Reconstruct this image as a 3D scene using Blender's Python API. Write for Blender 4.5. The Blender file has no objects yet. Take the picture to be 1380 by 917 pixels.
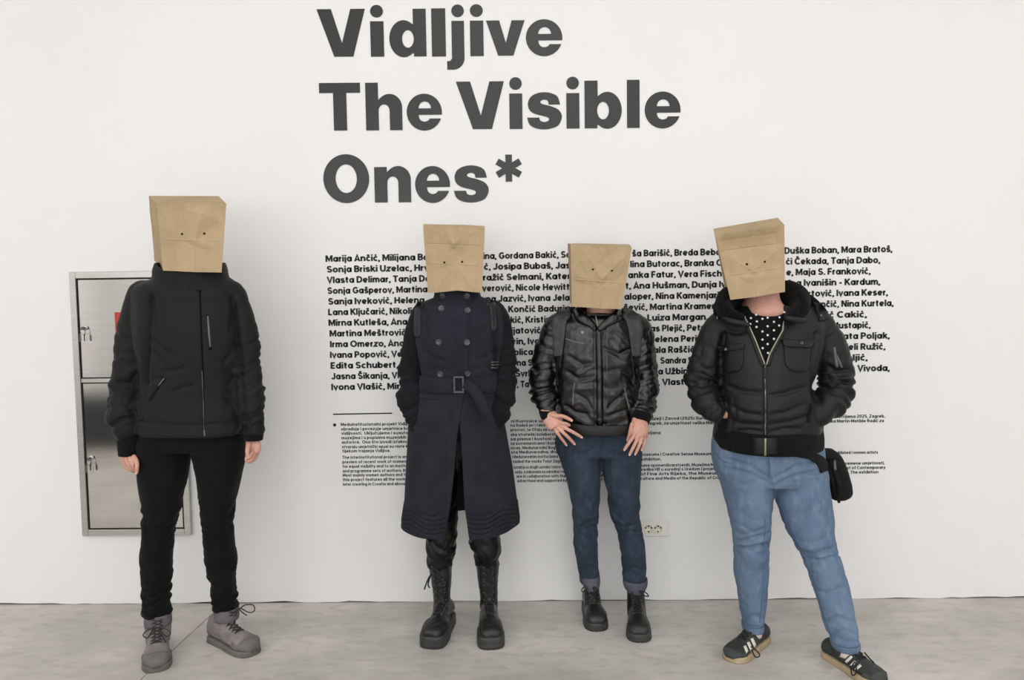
import bpy, math, random
import numpy as np
from mathutils import Vector, Matrix
from mathutils.bvhtree import BVHTree
SC = bpy.context.scene
COL = SC.collection
rnd = random.Random(7)

# ------------------------------------------------------------------ camera, world, lights, exposure
FPX = 1053.8
YAW, PITCH, ROLL = [math.radians(a) for a in (-1.044, 3.769, -0.811)]
CAM = np.array([0.0, -3.565, 1.46])
_f = np.array([math.sin(YAW)*math.cos(PITCH), math.cos(YAW)*math.cos(PITCH), -math.sin(PITCH)])
_r = np.array([math.cos(YAW), -math.sin(YAW), 0.0]); _u = np.cross(_r, _f)
CR = _r*math.cos(ROLL)+_u*math.sin(ROLL); CU = _u*math.cos(ROLL)-_r*math.sin(ROLL); CF = _f
cd = bpy.data.cameras.new('camera'); cd.sensor_width = 36; cd.lens = FPX/1380*36; cd.clip_start = .05
cam = bpy.data.objects.new('camera', cd); COL.objects.link(cam)
M = Matrix.Identity(4)
for i in range(3):
    M[i][0], M[i][1], M[i][2], M[i][3] = CR[i], CU[i], -CF[i], CAM[i]
cam.matrix_world = M; SC.camera = cam

w = bpy.data.worlds.new('world'); w.use_nodes = True; SC.world = w
w.node_tree.nodes['Background'].inputs[0].default_value = (1, 1, 1, 1)
w.node_tree.nodes['Background'].inputs[1].default_value = .3
def area(name, loc, size, power, col=(1, .985, .96), rot=(0, 0, 0)):
    l = bpy.data.lights.new(name, 'AREA'); l.shape = 'RECTANGLE'; l.size, l.size_y = size; l.energy = power; l.color = col
    o = bpy.data.objects.new(name, l); COL.objects.link(o); o.location = loc; o.rotation_euler = rot
    return o
CEIL = 4.6; RYF = -9.4
for lx in (-4.4, 0.2, 4.6):
    for ly in (-2.6, -5.0, -7.6):
        area('ceiling_panel_light', (lx, ly, CEIL-.06), (2.8, 1.5), 27 if ly > -3 else 43, (.99, .99, 1))
area('window_daylight', (-.8, RYF+.1, 1.9), (9, 3.0), 165, (.985, .99, 1), (math.radians(90), 0, 0))
SC.view_settings.view_transform = 'Standard'; SC.view_settings.look = 'None'
SC.view_settings.gamma = 1; SC.view_settings.use_curve_mapping = False
SC.view_settings.exposure = 0.05

# ------------------------------------------------------------------ measuring helpers (photo pixel + depth -> world point)
def ray(px, py): return CR*(px-690)+CU*(458.5-py)+CF*FPX
def P(px, py, Y):
    d = ray(px, py); return CAM+d*((Y-CAM[1])/d[1])
def FL(px, py, z=0.0):
    d = ray(px, py); return CAM+d*((z-CAM[2])/d[2])
def mpp(Y): return (Y-CAM[1])/FPX          # metres per pixel at depth Y
def PROJ(V):
    q = np.asarray(V)-CAM; z = q@CF
    return np.stack([690+FPX*(q@CR)/z, 458.5-FPX*(q@CU)/z], -1)

# ------------------------------------------------------------------ node materials
MATS = {}
def mat(name, c1, c2=None, rough=.6, scale=8, bump=.0, bscale=60, sheen=0, metal=0, spec=.5, coat=0, detail=4, stretch=(1, 1, 1), rrange=0, c3=None, wave=None, nlow=.35, nhigh=.65):
    m = bpy.data.materials.new(name); m.use_nodes = True; nt = m.node_tree; N = nt.nodes; L = nt.links
    b = N['Principled BSDF']
    b.inputs['Roughness'].default_value = rough; b.inputs['Metallic'].default_value = metal
    b.inputs['Specular IOR Level'].default_value = spec
    b.inputs['Sheen Weight'].default_value = sheen; b.inputs['Coat Weight'].default_value = coat
    if sheen: b.inputs['Sheen Roughness'].default_value = .5
    tc = N.new('ShaderNodeTexCoord'); mp = N.new('ShaderNodeMapping'); mp.inputs['Scale'].default_value = stretch
    L.new(tc.outputs['Object'], mp.inputs['Vector'])
    c1 = tuple(c1)+(1,)
    if c2 is not None:
        c2 = tuple(c2)+(1,)
        n = N.new('ShaderNodeTexNoise'); n.inputs['Scale'].default_value = scale; n.inputs['Detail'].default_value = detail; n.inputs['Roughness'].default_value = .6
        L.new(mp.outputs[0], n.inputs['Vector'])
        r = N.new('ShaderNodeValToRGB'); r.color_ramp.elements[0].position = nlow; r.color_ramp.elements[1].position = nhigh
        r.color_ramp.elements[0].color = c1; r.color_ramp.elements[1].color = c2
        L.new(n.outputs['Fac'], r.inputs['Fac']); out = r.outputs[0]
        if c3 is not None:
            n2 = N.new('ShaderNodeTexNoise'); n2.inputs['Scale'].default_value = scale*7; n2.inputs['Detail'].default_value = 6
            L.new(mp.outputs[0], n2.inputs['Vector'])
            mx = N.new('ShaderNodeMix'); mx.data_type = 'RGBA'; mx.inputs[7].default_value = tuple(c3)+(1,)
            rr = N.new('ShaderNodeMapRange'); rr.inputs[1].default_value = .5; rr.inputs[2].default_value = .75; rr.inputs[4].default_value = .6
            L.new(n2.outputs['Fac'], rr.inputs[0]); L.new(rr.outputs[0], mx.inputs[0]); L.new(out, mx.inputs[6]); out = mx.outputs[2]
        L.new(out, b.inputs['Base Color'])
        if rrange:
            rr = N.new('ShaderNodeMapRange'); rr.inputs[3].default_value = rough-rrange; rr.inputs[4].default_value = rough+rrange
            L.new(n.outputs['Fac'], rr.inputs[0]); L.new(rr.outputs[0], b.inputs['Roughness'])
    else: b.inputs['Base Color'].default_value = c1
    if bump:
        n = N.new('ShaderNodeTexNoise'); n.inputs['Scale'].default_value = bscale; n.inputs['Detail'].default_value = 3
        L.new(mp.outputs[0], n.inputs['Vector'])
        bp = N.new('ShaderNodeBump'); bp.inputs['Strength'].default_value = bump; bp.inputs['Distance'].default_value = .004
        L.new(n.outputs['Fac'], bp.inputs['Height'])
        if wave:
            wv = N.new('ShaderNodeTexWave'); wv.bands_direction = wave[0]; wv.inputs['Scale'].default_value = wave[1]; wv.inputs['Distortion'].default_value = .3
            L.new(tc.outputs['Object'], wv.inputs['Vector'])
            b2 = N.new('ShaderNodeBump'); b2.inputs['Strength'].default_value = wave[2]; b2.inputs['Distance'].default_value = .003
            L.new(wv.outputs['Fac'], b2.inputs['Height']); L.new(bp.outputs[0], b2.inputs['Normal']); bp = b2
        L.new(bp.outputs[0], b.inputs['Normal'])
    MATS[name] = m; return m
S = lambda *c: tuple(((x/255+.055)/1.055)**2.4 if x > 10 else x/255/12.92 for x in c)   # sRGB 0-255 -> linear
mWall = mat('white_plaster', S(237, 236, 235), S(240, 239, 238), .75, 1.2, .10, 35, spec=.3)
mFloor = mat('polished_concrete', S(176, 172, 165), S(210, 205, 198), .5, 2.3, .05, 30, spec=.45, detail=9, rrange=.12, c3=S(162, 158, 150), stretch=(.8, 1.6, 1))
mCeil = mat('ceiling_paint', S(225, 225, 222), rough=.9)
mDark = mat('dark_gap', S(60, 58, 55), rough=.9)
mVinyl = mat('dark_grey_vinyl', S(36, 36, 37), S(42, 42, 43), .33, 3, .04, 20, spec=.45)
mInk = mat('black_print', S(30, 30, 30), rough=.6)
mNylon = mat('black_softshell', S(20, 20, 21), S(23, 25, 25), .62, 6, .25, 900, sheen=.04, spec=0.2)
mNylonRib = mat('black_rib_knit', S(14, 14, 14), S(18, 18, 20), .85, 20, .4, 500, sheen=.04, spec=0.12, wave=('X', 60, .6))
mLegBlack = mat('black_stretch_denim', S(10, 13, 13), S(14, 17, 17), .8, 9, .3, 700, sheen=.04, spec=0.12)
mWool = mat('charcoal_wool', S(36, 37, 45), S(43, 44, 52), .9, 14, .35, 420, sheen=.04, spec=0.1)
mWoolSleeve = mat('dark_sleeve_wool', S(24, 24, 28), S(29, 30, 35), .8, 14, .35, 420, sheen=.04, spec=0.1)
mLeather = mat('black_leather', S(11, 12, 12), S(19, 20, 20), .38, 12, .35, 140, spec=.28, rrange=.08)
mBootGrain = mat('worn_black_leather', S(20, 22, 21), S(30, 32, 31), .42, 14, .3, 170, spec=0.4, rrange=.1, coat=.15)
mPuffer = mat('glossy_black_nylon', S(7, 7, 7), S(10, 10, 10), .30, 10, .22, 60, spec=0.5, coat=.12, rrange=.06)
mPufferHem = mat('black_elastic_hem', S(17, 18, 18), S(24, 25, 25), .5, 30, .6, 160, spec=.4)
mBomber = mat('black_satin_nylon', S(21, 21, 22), S(25, 25, 26), .48, 8, .22, 240, spec=0.28)
mBomberPile = mat('black_pile_lining', S(10, 10, 11), S(18, 18, 18), .95, 60, 1.0, 300, sheen=.04, spec=0.08)
mDenimDark = mat('slate_blue_denim', S(44, 54, 68), S(56, 67, 81), .9, 3.5, .5, 620, sheen=.04, spec=.1, c3=S(72, 84, 100), stretch=(1.6, 1.6, .8), wave=('DIAGONAL', 260, .25))
mDenimCuff = mat('denim_inside_out', S(82, 83, 96), S(96, 97, 108), .9, 9, .4, 520, spec=.2)
mDenimLight = mat('light_blue_denim', S(94, 115, 142), S(115, 136, 161), .9, 3.2, .5, 620, sheen=.04, spec=.1, c3=S(134, 153, 174), stretch=(1.8, 1.8, .9), wave=('DIAGONAL', 260, .25))
mSeam = mat('denim_seam', S(84, 106, 134), rough=.9)
mSeamDark = mat('dark_denim_seam', S(34, 44, 60), rough=.9)
mKraft = mat('kraft_paper', S(172, 150, 118), S(187, 164, 132), .8, 5, .15, 45, spec=.15, c3=S(190, 166, 131))
mSkin = mat('skin', S(198, 148, 130), S(212, 164, 146), .5, 14, .12, 300, spec=.4, c3=S(188, 132, 116))
mSkin.node_tree.nodes['Principled BSDF'].inputs['Subsurface Weight'].default_value = .12
mSkin.node_tree.nodes['Principled BSDF'].inputs['Subsurface Radius'].default_value = (.01, .004, .002)
mSkin.node_tree.nodes['Principled BSDF'].inputs['Subsurface Scale'].default_value = .5
mNail = mat('nail', S(232, 196, 184), rough=.3)
mZip = mat('zip_metal', S(150, 145, 130), rough=.35, metal=.8)
mZipBlack = mat('black_zip', S(8, 8, 9), rough=.8, spec=.1)
mZipGrey = mat('grey_zip', S(92, 94, 96), rough=.4, metal=.3)
mHorn = mat('horn_button', S(58, 58, 60), S(80, 80, 82), .35, 60)
mStrap = mat('grey_webbing', S(70, 71, 72), S(82, 83, 84), .85, 30, .5, 300, spec=.15)
mStrapBlack = mat('black_webbing', S(30, 32, 34), S(39, 40, 43), .45, 30, .3, 300, spec=0.3)
mPack = mat('black_pack_cloth', S(20, 20, 21), S(26, 26, 27), .75, 10, .4, 400, spec=0.2)
mBootGrey = mat('grey_suede', S(124, 118, 115), S(142, 136, 132), .9, 20, .5, 240, spec=.2)
mBootPurple = mat('mauve_grey_mesh', S(98, 93, 98), S(112, 106, 110), .9, 20, .5, 240, spec=.2)
mRubberGrey = mat('grey_rubber', S(98, 94, 89), S(112, 108, 103), .75, 12, .4, 90)
mRubberBlack = mat('black_rubber', S(44, 46, 45), S(54, 56, 54), .55, 12, .2, 90)
mLace = mat('black_lace', S(20, 20, 21), rough=.7)
mLaceGrey = mat('dark_grey_lace', S(52, 46, 48), rough=.8)
mWhiteTrim = mat('white_leather', S(225, 220, 212), rough=.5)
mGum = mat('gum_sole', S(168, 148, 116), S(184, 165, 134), .6, 12, .2, 90)
mSuedeBlack = mat('black_suede', S(34, 38, 36), S(56, 60, 57), .7, 10, .4, 200)
mSock = mat('pale_sock', S(226, 208, 202), rough=.9, bump=.4, bscale=200)
mShirt = mat('black_jersey', S(16, 17, 19), S(20, 21, 23), .9, 20, .3, 400, spec=0.1)
mDot = mat('white_dot_print', S(225, 222, 215), rough=.8)
mSteel = mat('brushed_steel', S(212, 210, 206), S(220, 218, 214), .075, 5, .006, 300, metal=1, stretch=(1, 1, 20))
mSteelFrame = mat('steel_frame', S(196, 194, 190), S(208, 206, 202), .32, 5, .02, 400, metal=1, stretch=(1, 1, 20))
mRed = mat('red_sticker', S(186, 52, 48), rough=.4)
mPlastic = mat('white_plastic', S(236, 234, 228), rough=.35)
mCream = mat('cream_socket_face', S(236, 234, 214), rough=.3)
mHole = mat('socket_hole', S(40, 38, 32), rough=.7)
mBench = mat('dark_grey_bench', S(66, 68, 72), rough=.6)
mInside = mat('coat_lining', S(14, 14, 16), rough=.8)

# ------------------------------------------------------------------ object helpers
def tag(o, label=None, cat=None, group=None, kind=None):
    if label: o['label'] = label
    if cat: o['category'] = cat
    if group: o['group'] = group
    if kind: o['kind'] = kind
    return o
def empty(name, loc, label=None, cat=None, group=None):
    o = bpy.data.objects.new(name, None); COL.objects.link(o); o.location = tuple(loc); o.empty_display_size = .1
    o['_w'] = [float(x) for x in loc]
    return tag(o, label, cat, group)
def origin(o):
    return np.array(o['_w']) if o is not None and '_w' in o else np.zeros(3)
def obj(name, V, Fc, m, parent=None, smooth=True):
    V = np.asarray(V, float)
    if parent is not None: org = origin(parent)
    else:
        org = np.array([(V[:, 0].min()+V[:, 0].max())/2, (V[:, 1].min()+V[:, 1].max())/2, V[:, 2].min()])
    me = bpy.data.meshes.new(name); me.from_pydata((V-org).tolist(), [], [tuple(int(i) for i in f) for f in Fc]); me.update()
    if smooth: me.polygons.foreach_set('use_smooth', [True]*len(me.polygons))
    me.materials.append(m)
    o = bpy.data.objects.new(name, me); COL.objects.link(o); o['_w'] = [float(x) for x in org]
    if parent is not None: o.parent = parent
    else: o.location = tuple(org)
    return o
class MB:
    """collects pieces of one mesh"""
    def __init__(s): s.V = []; s.F = []; s.n = 0
    def add(s, V, F):
        V = np.asarray(V, float); s.V.append(V); s.F += [[i+s.n for i in f] for f in F]; s.n += len(V); return s
    def get(s): return np.concatenate(s.V), s.F
    def build(s, name, m, parent=None, smooth=True): V, F = s.get(); return obj(name, V, F, m, parent, smooth)
def boxm(lo, hi, bevel=0):
    lo, hi = np.array(lo, float), np.array(hi, float)
    if bevel <= 0:
        V = np.array([[(lo, hi)[i & 1][0], (lo, hi)[i >> 1 & 1][1], (lo, hi)[i >> 2 & 1][2]] for i in range(8)])
        return V, [[0, 2, 3, 1], [4, 5, 7, 6], [0, 1, 5, 4], [2, 6, 7, 3], [0, 4, 6, 2], [1, 3, 7, 5]]
    b = bevel; V = []; F = []
    import itertools
    idx = {}
    for sx, sy, sz in itertools.product((0, 1), repeat=3):
        c = [(lo, hi)[s][k] for k, s in enumerate((sx, sy, sz))]
        for ax in range(3):
            v = list(c)
            for k, s in enumerate((sx, sy, sz)):
                if k != ax: v[k] += b if s == 0 else -b
            idx[(sx, sy, sz, ax)] = len(V); V.append(v)
    for ax in range(3):
        o1, o2 = [(1, 2), (2, 0), (0, 1)][ax]
        for s in (0, 1):
            q = []
            for a, c in ((0, 0), (1, 0), (1, 1), (0, 1)):
                k = [0, 0, 0]; k[ax] = s; k[o1] = a; k[o2] = c; q.append(idx[tuple(k)+(ax,)])
            F.append(q if s else q[::-1])
    # vertices above: index 'ax' keeps full coordinate on axis ax -> face corner
    for ax in range(3):
        o1, o2 = [(1, 2), (2, 0), (0, 1)][ax]
        for a in (0, 1):
            for c in (0, 1):
                q = []
                for s in (0, 1):
                    k = [0, 0, 0]; k[ax] = s; k[o1] = a; k[o2] = c
                    q.append((idx[tuple(k)+(o1,)], idx[tuple(k)+(o2,)]))
                f = [q[0][0], q[0][1], q[1][1], q[1][0]]
                F.append(f if (a+c) % 2 == 0 else f[::-1])
    for sx, sy, sz in itertools.product((0, 1), repeat=3):
        f = [idx[(sx, sy, sz, 0)], idx[(sx, sy, sz, 1)], idx[(sx, sy, sz, 2)]]
        F.append(f if (sx+sy+sz) % 2 else f[::-1])
    return np.array(V), F
def ringpts(c, u, v, a, b, n=2.0, k=28):
    t = np.linspace(0, 2*math.pi, k, endpoint=False); cs, sn = np.cos(t), np.sin(t)
    x = np.sign(cs)*np.abs(cs)**(2/n); y = np.sign(sn)*np.abs(sn)**(2/n)
    return np.asarray(c)+np.outer(x*a, u)+np.outer(y*b, v)
def loft(rings, cap=True):
    k = len(rings[0]); V = np.concatenate(rings); F = []
    for i in range(len(rings)-1):
        for j in range(k):
            a = i*k+j; b = i*k+(j+1) % k; F.append([a, b, b+k, a+k])
    if cap:
        n = len(V); V = np.concatenate([V, [np.mean(rings[0], 0)], [np.mean(rings[-1], 0)]]); e = (len(rings)-1)*k
        for j in range(k): F.append([n, (j+1) % k, j]); F.append([n+1, e+j, e+(j+1) % k])
    return V, F
def cr(T, m=4):
    """Catmull-Rom resampling of table rows"""
    T = np.array(T, float); Q = np.vstack([2*T[0]-T[1], T, 2*T[-1]-T[-2]]); out = []
    for i in range(1, len(Q)-2):
        p0, p1, p2, p3 = Q[i-1], Q[i], Q[i+1], Q[i+2]
        for t in np.arange(m)/m:
            out.append(.5*(2*p1+(p2-p0)*t+(2*p0-5*p1+4*p2-p3)*t*t+(3*p1-p0-3*p2+p3)*t**3))
    out.append(T[-1]); return np.array(out)
ez = np.array([0, 0, 1.]); ex = np.array([1., 0, 0]); ey = np.array([0, 1., 0])
def rows(T, n=2.2, shrink=0.0, k=32, m=4):
    """body rings: (py, pxl, pxr, Y, half depth); silhouette edges come straight from the row"""
    R_ = []
    for py, xl, xr, Y, b in cr(T, m):
        A, B = P(xl, py, Y), P(xr, py, Y); a = np.linalg.norm(B-A)/2; u = (B-A)/(2*a)
        R_.append(ringpts((A+B)/2, u, ey, max(.01, a-shrink), max(.01, b-shrink), n, k))
    return loft(R_)
def limb(T, n=2.0, shrink=0.0, k=20, m=4, dr=.9):
    """arm rings: (px, py, Y, width px)"""
    Q = cr(T, m); C = np.array([P(a, b, c) for a, b, c, _ in Q]); Rr = np.array([q[3]/2*mpp(q[2]) for q in Q])-shrink
    Rr = np.maximum(Rr, .006); Rr[0] *= .5; Rr[1] *= .8; Rr[2] *= .93
    return tube(C, Rr, k, dr=dr)
def tube(C, r, k=8, dr=1.0, cap=True, round_ends=False):
    C = np.asarray(C, float); r = np.ones(len(C))*r
    if round_ends:
        d0 = C[0]-C[1]; d0 /= np.linalg.norm(d0); d1 = C[-1]-C[-2]; d1 /= np.linalg.norm(d1)
        h = [.5, .87]
        C = np.vstack([C[0]+d0*r[0]*.95, C[0]+d0*r[0]*.6, C, C[-1]+d1*r[-1]*.6, C[-1]+d1*r[-1]*.95])
        r = np.concatenate([[r[0]*.3, r[0]*.78], r, [r[-1]*.78, r[-1]*.3]])
    T = np.gradient(C, axis=0); T /= np.maximum(np.linalg.norm(T, axis=1)[:, None], 1e-9)
    R_ = []; v = None
    for c, t, q in zip(C, T, r):
        if v is None:
            v = ey-t*np.dot(ey, t)
            if np.linalg.norm(v) < .2: v = ex-t*np.dot(ex, t)
        else: v = v-t*np.dot(v, t)
        v = v/np.linalg.norm(v)
        u = np.cross(v, t); R_.append(ringpts(c, u, v, q, q*dr, 2, k))
    return loft(R_, cap)

# numpy value noise
_H = np.random.RandomState(3).rand(4096)*2-1
def noise(p, seed=0):
    p = np.asarray(p, float); i = np.floor(p).astype(np.int64); f = p-i; f = f*f*(3-2*f); out = 0
    for dx in (0, 1):
        for dy in (0, 1):
            for dz in (0, 1):
                h = ((i[:, 0]+dx)*73856093 ^ (i[:, 1]+dy)*19349663 ^ (i[:, 2]+dz)*83492791 ^ (seed*2654435+77)) & 4095
                out = out+_H[h]*(f[:, 0] if dx else 1-f[:, 0])*(f[:, 1] if dy else 1-f[:, 1])*(f[:, 2] if dz else 1-f[:, 2])
    return out
def remesh(parts, vox=.006, smooth=2):
    mb = MB()
    for V, F in parts: mb.add(V, F)
    V, F = mb.get(); me = bpy.data.meshes.new('t'); me.from_pydata(V.tolist(), [], F); me.update()
    o = bpy.data.objects.new('t', me); COL.objects.link(o)
    md = o.modifiers.new('r', 'REMESH'); md.mode = 'VOXEL'; md.voxel_size = vox; md.use_smooth_shade = True
    dg = bpy.context.evaluated_depsgraph_get(); ev = o.evaluated_get(dg); m2 = ev.to_mesh()
    nv = len(m2.vertices); A = np.empty(nv*3); m2.vertices.foreach_get('co', A); A = A.reshape(-1, 3)
    npl = len(m2.polygons); Lp = np.empty(len(m2.loops), np.int64); m2.loops.foreach_get('vertex_index', Lp)
    Fq = Lp.reshape(-1, 4)
    ev.to_mesh_clear(); bpy.data.objects.remove(o); bpy.data.meshes.remove(me)
    return lap(A, Fq, smooth), Fq
def edges(F):
    F = np.asarray(F); k = F.shape[1]
    return np.concatenate([np.stack([F[:, i], F[:, (i+1) % k]], 1) for i in range(k)])
def lap(V, F, it, lam=.5):
    if it == 0: return V
    E = edges(F); n = len(V); deg = np.bincount(E[:, 0], minlength=n)+np.bincount(E[:, 1], minlength=n)
    for _ in range(it):
        S_ = np.empty_like(V)
        for k in range(3):
            S_[:, k] = np.bincount(E[:, 0], V[E[:, 1], k], n)+np.bincount(E[:, 1], V[E[:, 0], k], n)
        V = V+lam*(S_/deg[:, None]-V)
    return V
def normals(V, F):
    F = np.asarray(F); d = np.cross(V[F[:, 2]]-V[F[:, 0]], V[F[:, 3]]-V[F[:, 1]] if F.shape[1] == 4 else V[F[:, 1]]-V[F[:, 0]])
    N = np.zeros_like(V); n = len(V)
    for k in range(3):
        for c in range(F.shape[1]): N[:, k] += np.bincount(F[:, c], d[:, k], n)
    return N/np.maximum(np.linalg.norm(N, axis=1)[:, None], 1e-12)
def seg_dist(Q, poly):
    """distance and arc length of points Q to polyline, any dimension"""
    best = np.full(len(Q), 1e9); arc = np.zeros(len(Q)); s0 = 0; side = np.zeros(len(Q))
    for a, b in zip(poly[:-1], poly[1:]):
        a = np.asarray(a, float); b = np.asarray(b, float); L = np.linalg.norm(b-a)+1e-9; d = (b-a)/L
        t = np.clip((Q-a)@d, 0, L); q = Q-a-t[:, None]*d; D = np.linalg.norm(q, axis=1); m = D < best
        best[m] = D[m]; arc[m] = s0+t[m]
        if Q.shape[1] == 2: side[m] = (q[m]@np.array([-d[1], d[0]]))
        s0 += L
    return best, arc, s0, side
class Cloth:
    """voxel-joined garment that can be sculpted"""
    def __init__(s, parts, vox=.006, smooth=3):
        s.V, s.F = remesh(parts, vox, smooth); s.d = np.zeros(len(s.V)); s.N = normals(s.V, s.F)
        s.px = PROJ(s.V)
    def fold(s, table, profile, freq, amp, seed=0, zig=.6, rad=.2, sharp=.6):
        """creases that run round a limb, broken and slanting; table rows (px,py,Y) centreline; profile = amp multipliers along it"""
        C = np.array([P(*t[:3]) for t in cr([q[:3] for q in table], 3)])
        D, arc, L, _ = seg_dist(s.V, C)
        T = np.gradient(C, axis=0); T /= np.linalg.norm(T, axis=1)[:, None]
        ac = np.concatenate([[0], np.cumsum(np.linalg.norm(np.diff(C, axis=0), axis=1))])
        cx = np.stack([np.interp(arc, ac, C[:, k]) for k in range(3)], 1); q = s.V-cx
        g = np.interp(arc/L, np.linspace(0, 1, len(profile)), profile)*np.clip((rad-D)/.04, 0, 1)
        tilt = noise(s.V*5+5, seed)*1.1
        a_ = arc+q[:, 0]*tilt*zig+q[:, 1]*.4*zig+.012*noise(s.V*18, seed+4)
        n1 = noise(np.stack([a_*freq, q[:, 0]*freq*.30+seed*7, q[:, 1]*freq*.30], 1), seed)
        n2 = noise(np.stack([a_*freq*1.9, q[:, 0]*freq*.5+seed*3, q[:, 1]*freq*.5], 1), seed+1)
        r = np.abs(n1)**sharp+.45*np.abs(n2)**sharp-.7
        s.d += amp*1.25*g*r; return s
    def crumple(s, scale, amp, seed=0, stretch=(1, 1, 1), ridge=True, box=None):
        n = noise(s.V*scale*np.array(stretch)+seed*3.3, seed)
        n2 = noise(s.V*scale*2.1*np.array(stretch)+seed*5.1, seed+1)
        v = (.5-np.abs(n))+.4*(.5-np.abs(n2)) if ridge else n+.4*n2
        if box is not None:
            m = np.clip((s.px[:, 0]-box[0])/6, 0, 1)*np.clip((box[2]-s.px[:, 0])/6, 0, 1)*np.clip((s.px[:, 1]-box[1])/6, 0, 1)*np.clip((box[3]-s.px[:, 1])/6, 0, 1); v = v*m
        s.d += amp*v; return s
    def crease(s, poly, wpx, amp, front=True, taper=True):
        """sculpt a groove (amp<0) or ridge along a line measured in the photo"""
        D, arc, L, _ = seg_dist(s.px, poly); g = np.exp(-(D/wpx)**2)
        if taper: t = arc/L; g = g*np.clip(np.minimum(t, 1-t)*6+.25, 0, 1)
        if front: g = g*np.clip(-s.N[:, 1]*3+.3, 0, 1)
        s.d += 1.6*amp*g; return s
    def step(s, poly, wpx, amp, fade=14):
        D, arc, L, side = seg_dist(s.px, poly); t = arc/L
        g = np.tanh(side/wpx)*np.exp(-(D/fade)**2)*np.clip(-s.N[:, 1]*3+.3, 0, 1)*np.clip(np.minimum(t, 1-t)*8, 0, 1)
        s.d += amp*g; return s
    def bake(s, it=0):
        s.V = s.V+s.N*s.d[:, None]; s.V = lap(s.V, s.F, it); s.N = normals(s.V, s.F); s.d[:] = 0; s.px = PROJ(s.V); return s
    def build(s, name, m, parent):
        s.bvh = BVHTree.FromPolygons(s.V.tolist(), s.F.tolist()); return obj(name, s.V, s.F, m, parent)
def hit(bvhs, px, py, fallY):
    d = ray(px, py); d = d/np.linalg.norm(d); best = None
    for b in (bvhs if isinstance(bvhs, (list, tuple)) else [bvhs]):
        h = b.ray_cast(Vector(CAM), Vector(d), 8)
        if h[0] is not None and (best is None or h[3] < best[3]): best = h
    if best is None: return P(px, py, fallY), -ey
    n = np.array(best[1]); n = n if np.dot(n, d) < 0 else -n
    return np.array(best[0]), n
def grid_shell(G, N, th, depth=.004):
    """G (a,b,3) surface points, N normals: a slab of thickness th above and depth below"""
    a, b = G.shape[:2]; top = (G+N*th).reshape(-1, 3); bot = (G-N*depth).reshape(-1, 3); V = np.vstack([top, bot]); F = []; n = a*b
    for i in range(a-1):
        for j in range(b-1):
            q = [i*b+j, i*b+j+1, (i+1)*b+j+1, (i+1)*b+j]; F.append(q); F.append([x+n for x in q[::-1]])
    rim = [j for j in range(b)]+[i*b+b-1 for i in range(1, a)]+[(a-1)*b+j for j in range(b-2, -1, -1)]+[i*b for i in range(a-2, 0, -1)]
    for x, y in zip(rim, rim[1:]+rim[:1]): F.append([y, x, x+n, y+n])
    return V, F
def drape_grid(bv, pts, th, fallY, smooth=1, depth=.004):
    a, b = pts.shape[:2]; G = np.zeros((a, b, 3)); N = np.zeros((a, b, 3))
    for i in range(a):
        for j in range(b): G[i, j], N[i, j] = hit(bv, pts[i, j, 0], pts[i, j, 1], fallY)
    med = np.median(G[..., 1])
    for _ in range(smooth):
        for A in (G, N):
            B = A.copy(); B[1:-1] = (A[:-2]+A[2:]+2*A[1:-1])/4; A[:] = B
            B = A.copy(); B[:, 1:-1] = (A[:, :-2]+A[:, 2:]+2*A[:, 1:-1])/4; A[:] = B
    N /= np.linalg.norm(N, axis=2)[..., None]
    return grid_shell(G, N, th, depth)
def patch(bv, corners, nu, nv, th, fallY, smooth=1, round_=0):
    """corners px tl,tr,br,bl"""
    tl, tr, br, bl = [np.array(c, float) for c in corners]; pts = np.zeros((nv, nu, 2))
    for i, v in enumerate(np.linspace(0, 1, nv)):
        for j, u in enumerate(np.linspace(0, 1, nu)):
            uu = u
            if round_ and v > .6: k = (v-.6)/.4; uu = .5+(u-.5)*(1-round_*(1-math.sqrt(max(0, 1-k*k))))
            pts[i, j] = (tl*(1-uu)+tr*uu)*(1-v)+(bl*(1-uu)+br*uu)*v
    return drape_grid(bv, pts, th, fallY, smooth)
def strip(bv, poly, wpx, th, fallY, nacross=3, step=2.0, smooth=2):
    poly = np.array(poly, float); wp = np.ones(len(poly))*np.array(wpx, float)
    L = np.concatenate([[0], np.cumsum(np.linalg.norm(np.diff(poly, axis=0), axis=1))]); n = max(3, int(L[-1]/step)+1)
    s_ = np.linspace(0, L[-1], n); X = np.stack([np.interp(s_, L, poly[:, 0]), np.interp(s_, L, poly[:, 1])], 1); W = np.interp(s_, L, wp)
    T = np.gradient(X, axis=0); T /= np.linalg.norm(T, axis=1)[:, None]; Nn = np.stack([-T[:, 1], T[:, 0]], 1)
    t = np.linspace(-.5, .5, nacross); pts = X[:, None]+Nn[:, None]*(W[:, None, None]*t[None, :, None])
    return drape_grid(bv, pts, th, fallY, smooth)
def cord(bv, poly, r, fallY, lift=.5, k=6, step=2.0):
    poly = np.array(poly, float); L = np.concatenate([[0], np.cumsum(np.linalg.norm(np.diff(poly, axis=0), axis=1))]); n = max(3, int(L[-1]/step)+1)
    s_ = np.linspace(0, L[-1], n); C = []
    for a, b in zip(np.interp(s_, L, poly[:, 0]), np.interp(s_, L, poly[:, 1])):
        p, nn = hit(bv, a, b, fallY); C.append(p+nn*r*lift)
    C = np.array(C)
    C[1:-1] = (C[:-2]+C[2:]+2*C[1:-1])/4
    return tube(C, r, k)
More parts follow.
